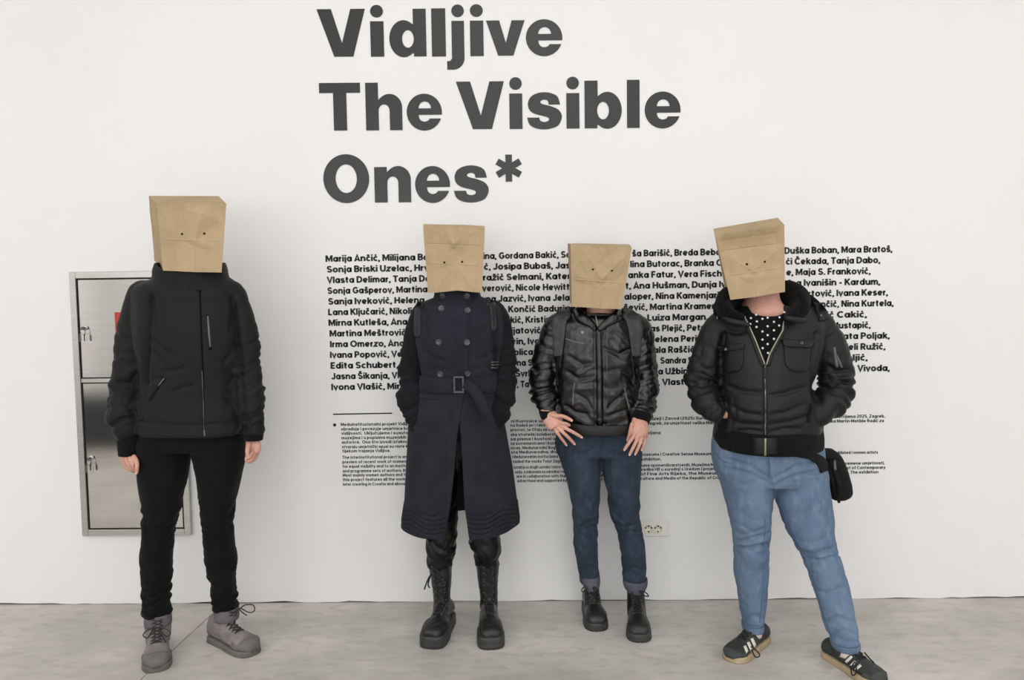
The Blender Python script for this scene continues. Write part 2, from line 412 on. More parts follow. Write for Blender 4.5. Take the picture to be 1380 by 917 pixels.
def disc(bv, px, py, rad, th, fallY, k=16, rim=True):
    p, n = hit(bv, px, py, fallY); u = np.cross(n, ez); u /= np.linalg.norm(u); v = np.cross(n, u)
    R_ = [ringpts(p-n*.004, u, v, rad, rad, 2, k), ringpts(p+n*th, u, v, rad, rad, 2, k), ringpts(p+n*(th+.0008), u, v, rad*.85, rad*.85, 2, k)]
    if rim: R_.append(ringpts(p+n*(th*.5), u, v, rad*.6, rad*.6, 2, k))
    return loft(R_)
# ------------------------------------------------------------------ the room
RX, RY = 7.0, -9.4
def wallpart(name, lo, hi, m): V, F = boxm(lo, hi); return tag(obj(name, V, F, m, None, False), kind='structure')
# plaster wall: lower edge slightly ragged above the floor, like the hand-finished skirting line in the photo
nx, nz = 281, 3
xs = np.linspace(-RX, RX, nx); V = []; F = []
for i, x in enumerate(xs):
    low = .004+.004*float(noise(np.array([[x*6, 0, 0]]), 5)[0])+.003*float(noise(np.array([[x*19, 2, 0]]), 6)[0])
    for y, z in ((.25, CEIL), (0, CEIL), (0, .05), (.001, max(.001, low)), (.25, max(.001, low))): V.append((x, y, z))
for i in range(nx-1):
    for k in range(5): a = i*5+k; b = i*5+(k+1) % 5; F.append([a, b, b+5, a+5])
F.append([4, 3, 2, 1, 0]); F.append([(nx-1)*5+k for k in range(5)])
wall = tag(obj('wall_back', V, F, mWall, None, False), kind='structure')
wallpart('wall_gap_shade_1', (-RX, .012, -.02), (RX, .24, .02), mDark)  # dark strip behind the lower wall edge; its colour stands for shade in the gap
wallpart('wall_left', (-RX-.2, RY, 0), (-RX, 0, CEIL), mWall)
wallpart('wall_right', (RX, RY, 0), (RX+.2, 0, CEIL), mWall)
wallpart('wall_front', (-RX, RY-.2, 0), (RX, RY, CEIL), mWall)
wallpart('ceiling', (-RX-.2, RY-.2, CEIL), (RX+.2, .25, CEIL+.1), mCeil)
fl = wallpart('floor', (-RX-.2, RY-.2, -.12), (RX+.2, .2, -.03), mDark)
# saw-cut joint crossing the floor diagonally, on both sides one cast slab
A = FL(190, 916); B = FL(288, 826); d = (B-A)[:2]/np.linalg.norm((B-A)[:2]); nrm = np.array([-d[1], d[0]]); g = .0022
p1 = A[:2]+d*((.0-A[1])/d[1]); p0 = A[:2]+d*((RY-A[1])/d[1])
def slab(poly):
    n = len(poly); V = [(x, y, 0) for x, y in poly]+[(x, y, -.03) for x, y in poly]
    F = [list(range(n)), [n+i for i in range(n)][::-1]]+[[i, i+n, (i+1) % n+n, (i+1) % n] for i in range(n)]
    return obj('slab', V, F, mFloor, fl, False)
off = nrm*g
slab([(-RX-.2, RY), tuple(p0+off), tuple(p1+off), (-RX-.2, .2)] if p0[0] > -RX-.2 else [(-RX-.2, (A[1]+d[1]*((-RX-.2-A[0])/d[0]))+.003), tuple(p1+off), (p1[0], .2), (-RX-.2, .2)])
slab([(-RX-.2, RY), (RX+.2, RY), (RX+.2, .2), (p1[0]+.003, .2), tuple(p1-off), (-RX-.2, (A[1]+d[1]*((-RX-.2-A[0])/d[0]))-.003)] if p0[0] <= -RX-.2 else [tuple(p0-off), (RX+.2, RY), (RX+.2, .2), tuple(p1-off)])
t = empty('display_plinth', (-4.6, -4.1, 0), 'low dark grey display plinth behind the camera, mirrored in the lower cabinet door', 'plinth')
MB().add(*boxm((-6.2, -4.4, .03), (-2.9, -3.8, .46), .004)).build('block', mBench, t, False)
MB().add(*boxm((-6.15, -4.35, 0), (-2.95, -3.83, .03))).build('base', mHole, t, False)

# ------------------------------------------------------------------ big title: one outline per letter
def el(cx, cy, rx, ry, a0, a1, n=22):
    return [(cx+rx*math.cos(math.radians(a)), cy+ry*math.sin(math.radians(a))) for a in np.linspace(a0, a1, n)]
def smooth_closed(pts, m=4):
    Q = np.array(pts, float); n = len(Q); out = []
    for i in range(n):
        p0, p1, p2, p3 = Q[i-1], Q[i], Q[(i+1) % n], Q[(i+2) % n]
        for t in np.arange(m)/m: out.append(tuple(.5*(2*p1+(p2-p0)*t+(2*p0-5*p1+4*p2-p3)*t*t+(3*p1-p0-3*p2+p3)*t**3)))
    return out
def crs(pts, m=4):
    Q = cr(pts, m); return [tuple(q) for q in Q]
def arch(top): return [[(0, 0), (0, top), (.265, top), (.265, .64)]+el(.5, .48, .263, .283, 128, 0)+[(.763, 0), (.5, 0)]+el(.385, .41, .115, .135, 0, 180, 14)+[(.27, 0)]]
sS = crs([(.69, .505), (.64, .665), (.52, .74), (.36, .765), (.20, .74), (.07, .66), (.02, .53), (.05, .40), (.15, .32), (.30, .275), (.41, .245), (.455, .21), (.44, .165), (.36, .14), (.28, .165), (.25, .235)])+crs([(0, .235), (.05, .09), (.18, .01), (.36, -.015), (.53, .01), (.66, .08), (.725, .25), (.66, .39), (.50, .47), (.33, .515), (.28, .55), (.29, .585), (.36, .61), (.43, .585), (.455, .505)])
star = []
for k in range(6):
    a = math.radians(90-60*k); ca, sa = math.cos(a), math.sin(a)
    for s in (.07, -.07): star.append((.275+.284*ca-s*sa, .285+.284*sa+s*ca))
    b = a-math.radians(30); star.append((.275+.14*math.cos(b), .285+.14*math.sin(b)))
bowl = el(.30, .375, .30, .39, 308, 52)
GL = {
 'V': (1.01, [[(0, 1), (.30, 1), (.515, .285), (.705, 1), (1.01, 1), (.745, 0), (.345, 0)]]),
 'v': (.807, [[(0, .74), (.275, .74), (.41, .27), (.535, .74), (.807, .74), (.565, 0), (.245, 0)]]),
 'i': (.275, [[(0, 0), (.275, 0), (.275, .745), (0, .745)], el(.137, .955, .133, .133, 0, 345, 24)]),
 'l': (.28, [[(0, 0), (.28, 0), (.28, 1.01), (0, 1.01)]]),
 'j': (.385, [[(.105, .745), (.37, .745), (.37, -.03)]+el(.13, -.03, .24, .25, 0, -90, 12)+[(0, -.28), (0, -.10), (.06, -.10), (.105, -.05)], el(.24, .955, .133, .133, 0, 345, 24)]),
 'd': (.773, [[(.5, 1), (.773, 1), (.773, 0), (.51, 0), (.51, .07)]+bowl+[(.5, .68)], el(.39, .37, .122, .185, 0, 345, 24)]),
 'b': (.773, [[(.273, 1), (0, 1), (0, 0), (.263, 0), (.263, .07)]+[(.773-x, y) for x, y in bowl]+[(.273, .68)], el(.383, .37, .122, .185, 0, 345, 24)]),
 'T': (.857, [[(0, 1), (.857, 1), (.857, .79), (.567, .79), (.567, 0), (.29, 0), (.29, .79), (0, .79)]]),
 'h': (.763, arch(1.0)), 'n': (.763, arch(.745)),
 'e': (.735, [el(.368, .37, .368, .388, -6, 338, 44)+[(.705, .235), (.485, .235)]+el(.372, .285, .118, .115, -22, -172, 12)+[(.25, .315), (.735, .315)], [(.25, .45)]+el(.38, .45, .13, .145, 180, 0, 14)]),
 's': (.725, [sS]),
 'O': (.96, [el(.48, .5, .48, .513, 0, 352, 48), el(.48, .5, .222, .30, 0, 350, 36)]),
 '*': (.55, [star]),
}
title = empty('title_lettering', P(670, 273, 0)+np.array([0, -.001, 0]), 'large dark grey bold three line exhibition title high on the white wall', 'wall lettering')
CAPH = 64.2
def letter(ch, xl, xr, base):
    wd, spl = GL[ch]
    cu = bpy.data.curves.new('t', 'CURVE'); cu.dimensions = '2D'; cu.fill_mode = 'BOTH'; cu.extrude = .004
    for s in spl:
        sp = cu.splines.new('POLY'); sp.points.add(len(s)-1); sp.use_cyclic_u = True
        for i, (x, y) in enumerate(s): sp.points[i].co = (x, y, 0, 1)
    o = bpy.data.objects.new('t', cu); COL.objects.link(o); dg = bpy.context.evaluated_depsgraph_get()
    me = o.evaluated_get(dg).to_mesh(); L = [tuple(v.co) for v in me.vertices]; Fc = [list(p.vertices) for p in me.polygons]
    o.evaluated_get(dg).to_mesh_clear(); bpy.data.objects.remove(o)
    sl = -.0095   # the rows run very slightly uphill in the photo
    A = P(xl, base, 0); B = P(xr, base+sl*(xr-xl), 0); U = P(xl, base-CAPH, 0)
    ax = (B-A)/wd; up = np.array([0, 0, np.linalg.norm(U-A)])
    W = [A+ax*x+up*y+np.array([0, -.0008-(z+.004)*.2, 0]) for x, y, z in L]
    return obj('letter', W, Fc, mVinyl, title, False)
for ch, a, b, y in [('V', 428.5, 493.4, 76.9), ('i', 500, 518, 76.7), ('d', 525.3, 575, 76.6), ('l', 582.3, 601.2, 76.4), ('j', 602.5, 627, 76.2), ('i', 634, 652, 75.8), ('v', 655.7, 707.5, 75.4), ('e', 709, 758, 75),
                    ('T', 431.7, 486.7, 176.4), ('h', 493.7, 542.7, 176), ('e', 548.7, 596, 175.3), ('V', 615.5, 680, 174.5), ('i', 686.9, 704.3, 174.1), ('s', 710.6, 757.4, 173.8), ('i', 763.5, 781, 173.5), ('b', 788, 838, 173.2), ('l', 845, 862, 172.7), ('e', 868.8, 917, 172.4),
                    ('O', 436.8, 498.5, 273.4), ('n', 505.4, 554.4, 273.2), ('e', 560, 607, 272.8), ('s', 612, 659, 272.4), ('*', 668.5, 703.3, 245.2)]:
    letter(ch, a, b, y)

# ------------------------------------------------------------------ small print: a monoline alphabet
o_ = lambda cx, w=.21: ('A', cx, .365, w, .275, 0, 360)
st = lambda x, a, b: ('L', x, a, x, b)
hump = lambda x, r: ('A', x, .44, r, .2, 180, 0)
FONT = {
 'a': (.64, [o_(.31), st(.53, 0, .73)]), 'b': (.62, [st(.1, 0, 1), o_(.32)]), 'c': (.56, [('A', .32, .365, .22, .275, 45, 315)]), 'd': (.64, [o_(.31), st(.53, 0, 1)]),
 'e': (.64, [('A', .32, .365, .22, .275, 0, 318), ('L', .1, .35, .54, .35)]), 'f': (.4, [st(.2, 0, .76), ('A', .36, .76, .16, .15, 180, 90), ('L', .02, .62, .4, .62)]),
 'g': (.64, [o_(.31), st(.53, .73, -.03), ('A', .31, -.03, .22, .17, 0, -150)]), 'h': (.62, [st(.1, 0, 1), hump(.31, .21), st(.52, 0, .44)]),
 'i': (.2, [st(.1, 0, .73), ('L', .1, .83, .1, 1.02)]), 'j': (.22, [st(.12, .73, -.08), ('A', .02, -.08, .1, .1, 0, -90), ('L', .12, .83, .12, 1.02)]), 'ı': (.2, [st(.1, 0, .73)]),
 'k': (.58, [st(.1, 0, 1), ('L', .5, .72, .14, .33), ('L', .25, .45, .54, 0)]), 'l': (.2, [st(.1, 0, 1)]),
 'm': (.9, [st(.1, 0, .73), hump(.275, .175), st(.45, 0, .44), hump(.625, .175), st(.8, 0, .44)]), 'n': (.62, [st(.1, 0, .73), hump(.31, .21), st(.52, 0, .44)]),
 'o': (.66, [o_(.33, .23)]), 'p': (.62, [st(.1, -.24, .73), o_(.32)]), 'q': (.62, [st(.53, -.24, .73), o_(.31)]), 'r': (.36, [st(.1, 0, .73), ('A', .33, .42, .23, .22, 180, 92)]),
 's': (.54, [('A', .27, .505, .17, .14, 15, 270), ('A', .27, .225, .18, .14, 90, -165)]), 't': (.42, [st(.18, .22, .92), ('A', .32, .22, .14, .13, 180, 270), ('L', .02, .64, .38, .64)]),
 'u': (.62, [st(.1, .3, .73), ('A', .31, .3, .21, .21, 180, 360), st(.52, 0, .73)]), 'v': (.56, [('L', .05, .73, .28, .06, .51, .73)]), 'w': (.86, [('L', .05, .73, .23, .06, .43, .68, .63, .06, .81, .73)]),
 'x': (.56, [('L', .05, .73, .5, 0), ('L', .5, .73, .05, 0)]), 'y': (.56, [('L', .05, .73, .28, .06), ('L', .51, .73, .18, -.24)]), 'z': (.54, [('L', .05, .64, .46, .64, .07, .09, .5, .09)]),
 'A': (.7, [('L', .05, 0, .35, .95, .65, 0), ('L', .15, .27, .55, .27)]), 'B': (.64, [st(.1, 0, 1), ('L', .1, .91, .33, .91), ('A', .33, .71, .19, .2, 90, -90), ('L', .1, .51, .35, .51), ('A', .34, .3, .22, .21, 90, -90), ('L', .1, .09, .35, .09)]),
 'C': (.76, [('A', .42, .5, .32, .41, 42, 318)]), 'D': (.74, [st(.1, 0, 1), ('L', .1, .91, .32, .91), ('A', .32, .5, .33, .41, 90, -90), ('L', .32, .09, .1, .09)]),
 'E': (.58, [st(.1, 0, 1), ('L', .1, .91, .54, .91), ('L', .1, .5, .5, .5), ('L', .1, .09, .54, .09)]), 'F': (.56, [st(.1, 0, 1), ('L', .1, .91, .54, .91), ('L', .1, .48, .5, .48)]),
 'G': (.8, [('A', .42, .5, .32, .41, 42, 355), ('L', .76, .46, .44, .46)]), 'H': (.72, [st(.1, 0, 1), st(.62, 0, 1), ('L', .1, .5, .62, .5)]), 'I': (.2, [st(.1, 0, 1)]),
 'J': (.54, [st(.44, .3, 1), ('A', .26, .3, .18, .21, 0, -170)]), 'K': (.68, [st(.1, 0, 1), ('L', .62, 1, .14, .42), ('L', .28, .57, .64, 0)]), 'L': (.54, [st(.1, 0, 1), ('L', .1, .09, .52, .09)]),
 'M': (.88, [st(.1, 0, 1), ('L', .14, .92, .44, .22, .74, .92), st(.78, 0, 1)]), 'N': (.72, [st(.1, 0, 1), ('L', .13, .93, .59, .07), st(.62, 0, 1)]), 'O': (.86, [('A', .43, .5, .34, .41, 0, 360)]),
 'P': (.62, [st(.1, 0, 1), ('L', .1, .91, .33, .91), ('A', .33, .67, .21, .24, 90, -90), ('L', .1, .43, .33, .43)]), 'R': (.66, [st(.1, 0, 1), ('L', .1, .91, .34, .91), ('A', .34, .68, .2, .23, 90, -90), ('L', .1, .45, .34, .45), ('L', .34, .42, .58, 0)]),
 'S': (.66, [('A', .33, .7, .21, .21, 20, 270), ('A', .33, .29, .23, .2, 90, -165)]), 'T': (.64, [('L', 0, .91, .64, .91), st(.32, 0, .9)]), 'U': (.72, [st(.1, .36, 1), ('A', .36, .36, .26, .27, 180, 360), st(.62, .36, 1)]),
 'V': (.7, [('L', .05, 1, .35, .06, .65, 1)]), 'Z': (.64, [('L', .05, .91, .56, .91, .08, .09, .6, .09)]),
 ',': (.2, [('L', .12, .17, .05, -.16)]), '.': (.2, [('L', .1, 0, .1, .19)]), '-': (.4, [('L', .03, .36, .37, .36)]), ' ': (.17, []), '(': (.3, [('A', .35, .42, .25, .55, 130, 230)]), ')': (.3, [('A', -.05, .42, .25, .55, -50, 50)]),
 '/': (.35, [('L', .03, 0, .32, 1)]), '2': (.6, [('A', .3, .7, .2, .21, 160, -30), ('L', .47, .6, .1, .09, .54, .09)]), '0': (.64, [('A', .32, .5, .22, .41, 0, 360)]), '1': (.36, [st(.25, 0, 1), ('L', .25, .9, .05, .76)]),
 '5': (.6, [('L', .5, .91, .14, .91, .12, .52), ('A', .29, .32, .21, .23, 140, -150)]), '3': (.6, [('A', .28, .7, .2, .21, 150, -90), ('A', .28, .3, .22, .21, 90, -150)]), ':': (.2, [('L', .1, 0, .1, .19), ('L', .1, .5, .1, .69)])}
ACC = {'č': ('c', 'v'), 'ć': ('c', 'a'), 'š': ('s', 'v'), 'ž': ('z', 'v'), 'Č': ('C', 'v'), 'Š': ('S', 'v'), 'đ': ('d', '-'), 'Ž': ('Z', 'v')}
def strokes(ch):
    acc = None
    if ch in ACC: ch, acc = ACC[ch]
    wd, S_ = FONT.get(ch, FONT['o']); out = []
    for s in S_:
        if s[0] == 'L': out.append([(s[i], s[i+1]) for i in range(1, len(s), 2)])
        else: n = max(4, int(abs(s[6]-s[5])/32)+1); out.append(el(s[1], s[2], s[3], s[4], s[5], s[6], n))
    y = 1.06 if ch.isupper() else .83; c = wd/2
    if acc == 'v': out.append([(c-.15, y+.15), (c, y+.02), (c+.15, y+.15)])
    if acc == 'a': out.append([(c-.05, y), (c+.1, y+.17)])
    if acc == '-': out.append([(.4, .85), (.68, .85)])
    return wd, out
def ribbon(pts, h):
    Q = np.array(pts, float); n = len(Q); closed = np.allclose(Q[0], Q[-1]) and n > 3
    D = np.diff(Q, axis=0); D /= np.maximum(np.linalg.norm(D, axis=1)[:, None], 1e-9); out = []
    for i in range(n):
        a = D[i-1] if i > 0 else (D[-1] if closed else D[0]); b = D[i] if i < n-1 else (D[0] if closed else D[-1])
        t = a+b; L = np.linalg.norm(t)
        if L < .3: t = b; L = 1
        t = t/L; nn = np.array([-t[1], t[0]]); c = max(.45, abs(np.dot(nn, [-b[1], b[0]]))); out.append((Q[i]+nn*h/c, Q[i]-nn*h/c))
    return out
def text_line(mb, s, xl, xr, base_l, base_r, cap, h=.1, track=.085):
    """text fitted between two photo x positions, resting on the line between the baselines"""
    x = 0; segs = []
    for ch in s:
        wd, S_ = strokes(ch)
        for q in S_:
            if h < .1: pass
            segs.append([(a+x, b) for a, b in q])
        x += wd+track
    x -= track
    A, B = P(xl, base_l, 0), P(xr, base_r, 0); ax = (B-A)/x; up = np.array([0, 0, cap*mpp(0)])
    Vs = []; Fs = []
    for q in segs:
        o = len(Vs); R_ = ribbon(q, h)
        for a, b in R_:
            for p in (a, b): Vs.append(A+ax*p[0]+up*p[1]+np.array([0, -.0012, 0]))
        for i in range(len(R_)-1): Fs.append([o+2*i, o+2*i+1, o+2*i+3, o+2*i+2])
    mb.add(Vs, Fs)
names = empty('names_lettering', P(820, 525, 0)+np.array([0, -.001, 0]), 'black printed list of names in thirteen rows across the white wall', 'wall lettering')
ROWS = [
 [("Marija Ančić, Milijana Bab", 439, 585), ("ina, Gordana Bakić, San", 651, 776), ("ša Barišić, Breda Beban", 852, 978), ("Duška Boban, Mara Bratoš,", 1057, 1202.4)],
 [("Sonja Briski Uzelac, Hrvoj", 440.6, 589), ("ć, Josipa Bubaš, Jasn", 652.3, 776), ("lina Butorac, Branka C", 849.4, 973), ("ći Čekada, Tanja Dabo,", 1059, 1186)],
 [("Vlasta Delimar, Tanja De", 441, 580), ("ražić Selmani, Kateri", 651, 772), ("anka Fatur, Vera Fische", 846.5, 980), ("e, Maja S. Franković,", 1059.6, 1173)],
 [("Sonja Gašperov, Martina", 441.5, 576), ("verović, Nicole Hewitt", 650, 767.6), ("t, Ana Hušman, Dunja Iv", 843, 978), ("rina Ivanišin - Kardum,", 1058, 1186)],
 [("Sanja Iveković, Helena", 442.5, 572), ("na Jazvić, Ivana Jelav", 655, 774), ("aloper, Nina Kamenjarin,", 841.5, 979), ("Kurtović, Ivana Keser,", 1074, 1196.4)],
 [("Lana Ključarić, Nikolin", 442.5, 562), ("Končić Badurina", 685, 775), ("šević, Martina Kramer,", 840.8, 966), ("enčić, Nina Kurtela,", 1099, 1204)],
 [("Mirna Kutleša, Ana", 443, 549), ("kić, Kristina", 688, 749), (", Luiza Margan,", 866.7, 954), ("vić Cakić,", 1106, 1168)],
 [("Martina Meštrović", 444.4, 547), ("ijatović", 689, 728.7), ("nas Plejić, Petra", 870, 955), ("Mustapić,", 1121, 1173)],
 [("Irma Omerzo, Ana", 445, 545), ("rin, Ivan", 691.7, 734), ("Jelena Peric", 876.5, 945.5), ("enata Poljak,", 1121, 1198.8)],
 [("Ivana Popović, Ve", 445, 542), ("plica", 693, 718.3), ("ala Raščić", 881, 935.6), ("Neli Ružić,", 1135, 1193)],
 [("Edita Schubert,", 445.8, 536.8), ("na S", 696.7, 717.6), ("Sandra S", 890, 933), ("bljić,", 1141, 1169)],
 [("Jasna Šikanja, Vl", 446.8, 538), ("Švrl", 695, 714), ("a Užbin", 887, 927), ("Vivoda,", 1155.6, 1198.8)],
 [("Ivona Vlašić, Mir", 446.8, 539), (", Ta", 697, 713), (", Vlast", 887, 922)]]
for k, row in enumerate(ROWS):
    yl = 353.1+14.42*k; yr = 339.9+14.57*k; mb = MB(); yb = lambda x: yl+(yr-yl)*(x-440)/760
    for s, a, b in row: mb = MB(); text_line(mb, s, a, b, yb(a), yb(b), 8.7, .122, .08); mb.build('text_row', mInk, names, False)
capt = empty('caption_lettering', P(820, 650, 0)+np.array([0, -.001, 0]), 'small grey black caption paragraphs under the name list on the wall', 'wall lettering')
mb = MB(); A = P(449, 558.6, 0); B = P(528.5, 557.2, 0)
mb.add([A+[0, -.001, -.003], B+[0, -.001, -.003], B+[0, -.001, .003], A+[0, -.001, .003]], [[0, 1, 2, 3]]); mb.build('rule_line', mInk, capt, False)
mb = MB()
for a in (0, 60, 120):
    c = P(451, 573, 0); u = np.array([math.cos(math.radians(a+90)), 0, math.sin(math.radians(a+90))]); v = np.array([-u[2], 0, u[0]])
    mb.add([c+u*s1*.008+v*s2*.0025+[0, -.001, 0] for s1, s2 in ((-1, -1), (1, -1), (1, 1), (-1, 1))], [[0, 1, 2, 3]])
mb.build('asterisk', mInk, capt, False)
SM = [("Međuinstitucionalni projekt Vidljive", 459.2, 574.4, 556), ("obrađuje i povezuje umjetnice koje", 459.6, 580.5, 556), ("vidljivosti.  Uključujemo i suautore", 460, 586.4, 556), ("muzejima i u popisima muzejskih no", 460.2, 592.4, 556), ("autorica.  Ono što izvodi istaknuto", 460.6, 598.3, 556), ("stvaraju umjetnički opusi su raste kao", 461, 604.5, 556), ("tijekom trajanja Vidljive.", 461.3, 610.2, 526.5),
      ("The interinstitutional project is and i", 461.5, 618.7, 554), ("preview of recent work of women a", 461.5, 624.9, 552), ("for equal visibility and to an institut", 461.8, 630.9, 551), ("and programme sets of authors. By", 461.8, 637.1, 549), ("Most mainly women authors and th", 462, 642.8, 549), ("this project features all the works", 462, 648.8, 549), ("later creating in Croatia and abroad", 462.2, 655, 549)]
SM += [("ni Kustosice uz", 689, 569.9, 732), ("na Radoš jer i tako se", 688, 575.6, 742), ("prostori, te čitaju se kao", 688, 581.6, 748), ("ska strateški kolaborati", 688, 588, 750), ("sa pisma i kustosi uz", 688, 594, 752), ("sa suvremenicama i kusto", 688, 600, 752), ("nicas. Međunarodni Boga u", 688, 606, 756), ("sta Međunarodna, druga", 689, 611.7, 758), ("i Međunarodnim institucijama su", 690, 618, 758), ("naded the works Twist Zagreb i", 691, 624.3, 764),
       ("suradnja su drugih uzoraka i nazovi kulture", 692, 632, 770), ("selja, a zakonska su odredba i nazivlje", 694, 638.4, 772), ("are in collaboration with the Mus", 696, 644.3, 773), ("advertised and supported by the", 697, 650.3, 773), ("the arts u", 806, 631, 820), ("umet ili", 806, 637, 822), ("ed arts", 806, 643, 824), ("of art i", 806, 648.5, 825)]
SM += [("muzeji i Zavod (2025) Suradnici", 872, 566.5, 966), ("zagreb, za umjetnost velika Marte", 872, 572.8, 968), ("arijana", 870, 585.7, 890), ("museums i Creative Sense Museums u", 863, 614.8, 966), ("exhibition.", 864, 621.2, 891), ("suma spomenišvarstvenih, Muzejima Moder", 862, 629.5, 974), ("uredba HR u suradnji s Uredom i projektima", 862, 635, 976), ("of Fine Arts Rijeka, the Museum of", 863, 641, 978), ("culture and Media of the Republic of Croatia", 863, 647.2, 980)]
SM += [("industrijama 2025, Zagreb,", 1118, 563.8, 1192.6), ("arka Martin Matilde Radić za", 1114, 570, 1191), ("published i women artists", 1124, 612.4, 1183), ("suvremene umjetnosti,", 1130, 626.8, 1192), ("most of Contemporary", 1133, 632.8, 1193), ("u. The exhibition", 1140, 638.8, 1183.6)]
for s, a, y, b in SM:
    mb = MB(); text_line(mb, s, a, b, y, y-.0105*(b-a), 4.3, .1, .09); mb.build('text_row', mInk, capt, False)

# ------------------------------------------------------------------ steel hydrant cabinet
c0 = P(178, 722, 0); cab = empty('fire_cabinet', (c0[0], 0, c0[2]), 'steel hydrant cabinet with two doors set in the white wall behind the softshell jacket', 'cabinet')
TL, BL, BR = P(96.5, 367, 0), P(112.5, 722, 0), P(259.5, 720, 0)
X0, X1 = (TL[0]+BL[0])/2, BR[0]; Z1, Z0 = TL[2], (BL[2]+BR[2])/2; fw = .030
mb = MB()
for lo, hi in (((X0, -.018, Z0), (X0+fw, .0, Z1)), ((X1-fw, -.018, Z0), (X1, .0, Z1)), ((X0+fw, -.018, Z1-fw), (X1-fw, 0, Z1)), ((X0+fw, -.018, Z0), (X1-fw, 0, Z0+fw))): mb.add(*boxm(lo, hi, .002))
Zm = P(150, 512.5, 0)[2]
mb.build('frame', mSteelFrame, cab, False)
MB().add(*boxm((X0+fw, -.014, Zm-.009), (X1-fw, 0, Zm+.009), .001)).build('crossbar', mSteelFrame, cab, False)
MB().add(*boxm((X0+.006, -.003, Z0+.006), (X1-.006, -.0005, Z1-.006))).build('back_plate', mHole, cab, False)
for z0, z1, lp in ((Zm+.014, Z1-fw-.006, (116.5, 442)), (Z0+fw+.006, Zm-.014, (124.5, 617))):
    dr = MB().add(*boxm((X0+fw+.007, -.013, z0), (X1-fw-.007, -.004, z1), .0015)).build('door', mSteel, cab, False)
    q = P(*lp, 0); q[1] = -.013; mb = MB()
    mb.add(*loft([ringpts(q, ex, ez, .012, .012, 2, 20), ringpts(q-[0, .004, 0], ex, ez, .012, .012, 2, 20), ringpts(q-[0, .005, 0], ex, ez, .009, .009, 2, 20)])); mb.build('lock', mSteelFrame, dr)
    MB().add(*boxm(q+[-.002, -.018, -.006], q+[.002, -.004, .006], .0008)).add(*boxm(q+[-.007, -.021, -.008], q+[.007, -.019, .006], .0005)).build('key', mZipGrey, dr, False)
    C = [q+np.array([.012*math.cos(t)+.001, -.019, -.014+.016*math.sin(t)]) for t in np.linspace(0, 2*math.pi, 18)]
    MB().add(*tube(C, .0009, 5)).build('key_ring', mZipGrey, dr)
    for dx in (-.013, .014):
        MB().add(*boxm(q+[dx-.005, -.02, -.062], q+[dx+.005, -.0185, -.032], .0005)).add(*boxm(q+[dx-.0015, -.0198, -.034], q+[dx+.0015, -.0188, -.024])).build('key', mZipGrey if dx < 0 else mSteelFrame, dr, False)
q1, q2 = P(156.5, 421, 0), P(203, 456, 0)
MB().add(*boxm((q1[0], -.0142, q2[2]), (q2[0], -.0131, q1[2]))).build('sign', mRed, cab, False)['label'] = 'red sticker on the upper door'
# ------------------------------------------------------------------ double socket
a, b = P(862, 700.5, 0), P(902, 722.5, 0); so = empty('wall_socket', ((a[0]+b[0])/2, 0, b[2]), 'white double wall socket low on the wall beside the cuffed slate jeans', 'socket')
MB().add(*boxm((a[0], -.009, b[2]), (b[0], 0, a[2]), .003)).build('plate', mPlastic, so, False)
for px in (873.6, 886.3):
    q = P(px, 712.5, 0); q[1] = -.009; R_ = []
    for rr, yy in ((.021, .002), (.021, -.0045), (.0185, -.0045), (.0178, -.0008)): R_.append(ringpts(q+[0, yy, 0], ex, ez, rr, rr, 2, 28))
    fc = MB().add(*loft(R_)).build('socket_face', mCream, so)
    for ang in (90, 30, 150):
        c = q+[.0155*math.cos(math.radians(ang)), -.0007, .0155*math.sin(math.radians(ang))-.002]
        MB().add(*loft([ringpts(c, ex, ez, .0042, .0032, 2, 10), ringpts(c-[0, .002, 0], ex, ez, .0042, .0032, 2, 10)])).build('contact', mHole, fc)
    c = q+[0, -.0007, -.012]; MB().add(*loft([ringpts(c, ex, ez, .0036, .0036, 2, 10), ringpts(c-[0, .002, 0], ex, ez, .0036, .0036, 2, 10)])).build('contact', mHole, fc)

# ------------------------------------------------------------------ shared builders for the people
def head_parts(cx, cy, Y, hpx):
    """head and neck under the bag: (chin-to-crown height in px hpx, centre px)"""
    c = P(cx, cy, Y); h = hpx*mpp(Y); R_ = []
    for z, a, bf, bb in ((-.50, .20, .16, .16), (-.44, .26, .30, .22), (-.32, .31, .38, .30), (-.12, .34, .40, .40), (.08, .36, .40, .45), (.28, .34, .36, .44), (.42, .24, .24, .32), (.49, .10, .1, .14)):
        t = np.linspace(0, 2*math.pi, 24, endpoint=False)
        R_.append(c+np.outer(np.cos(t)*a*h, ex)+np.outer(np.where(np.sin(t) < 0, np.sin(t)*bf, np.sin(t)*bb)*h, ey)+ez*z*h)
    out = [loft(R_)]
    out.append(tube([c+np.array([0, -.38*h, .08*h]), c+np.array([0, -.47*h, -.08*h]), c+np.array([0, -.40*h, -.13*h])], [.03*h, .07*h, .05*h], 8))   # nose
    out.append(tube([c+np.array([-.1*h, -.37*h, -.27*h]), c+np.array([0, -.41*h, -.27*h]), c+np.array([.1*h, -.37*h, -.27*h])], [.02*h, .035*h, .02*h], 6))   # lips
    for s in (-1, 1):
        out.append(tube([c+np.array([s*.34*h, 0, .1*h]), c+np.array([s*.40*h, .03*h, 0]), c+np.array([s*.34*h, .01*h, -.13*h])], [.05*h, .06*h, .03*h], 8))   # ears
        out.append(tube([c+np.array([s*.15*h-.05*h, -.36*h, .04*h]), c+np.array([s*.15*h+.05*h, -.36*h, .04*h])], [.04*h, .04*h], 8))   # eyes
    return out
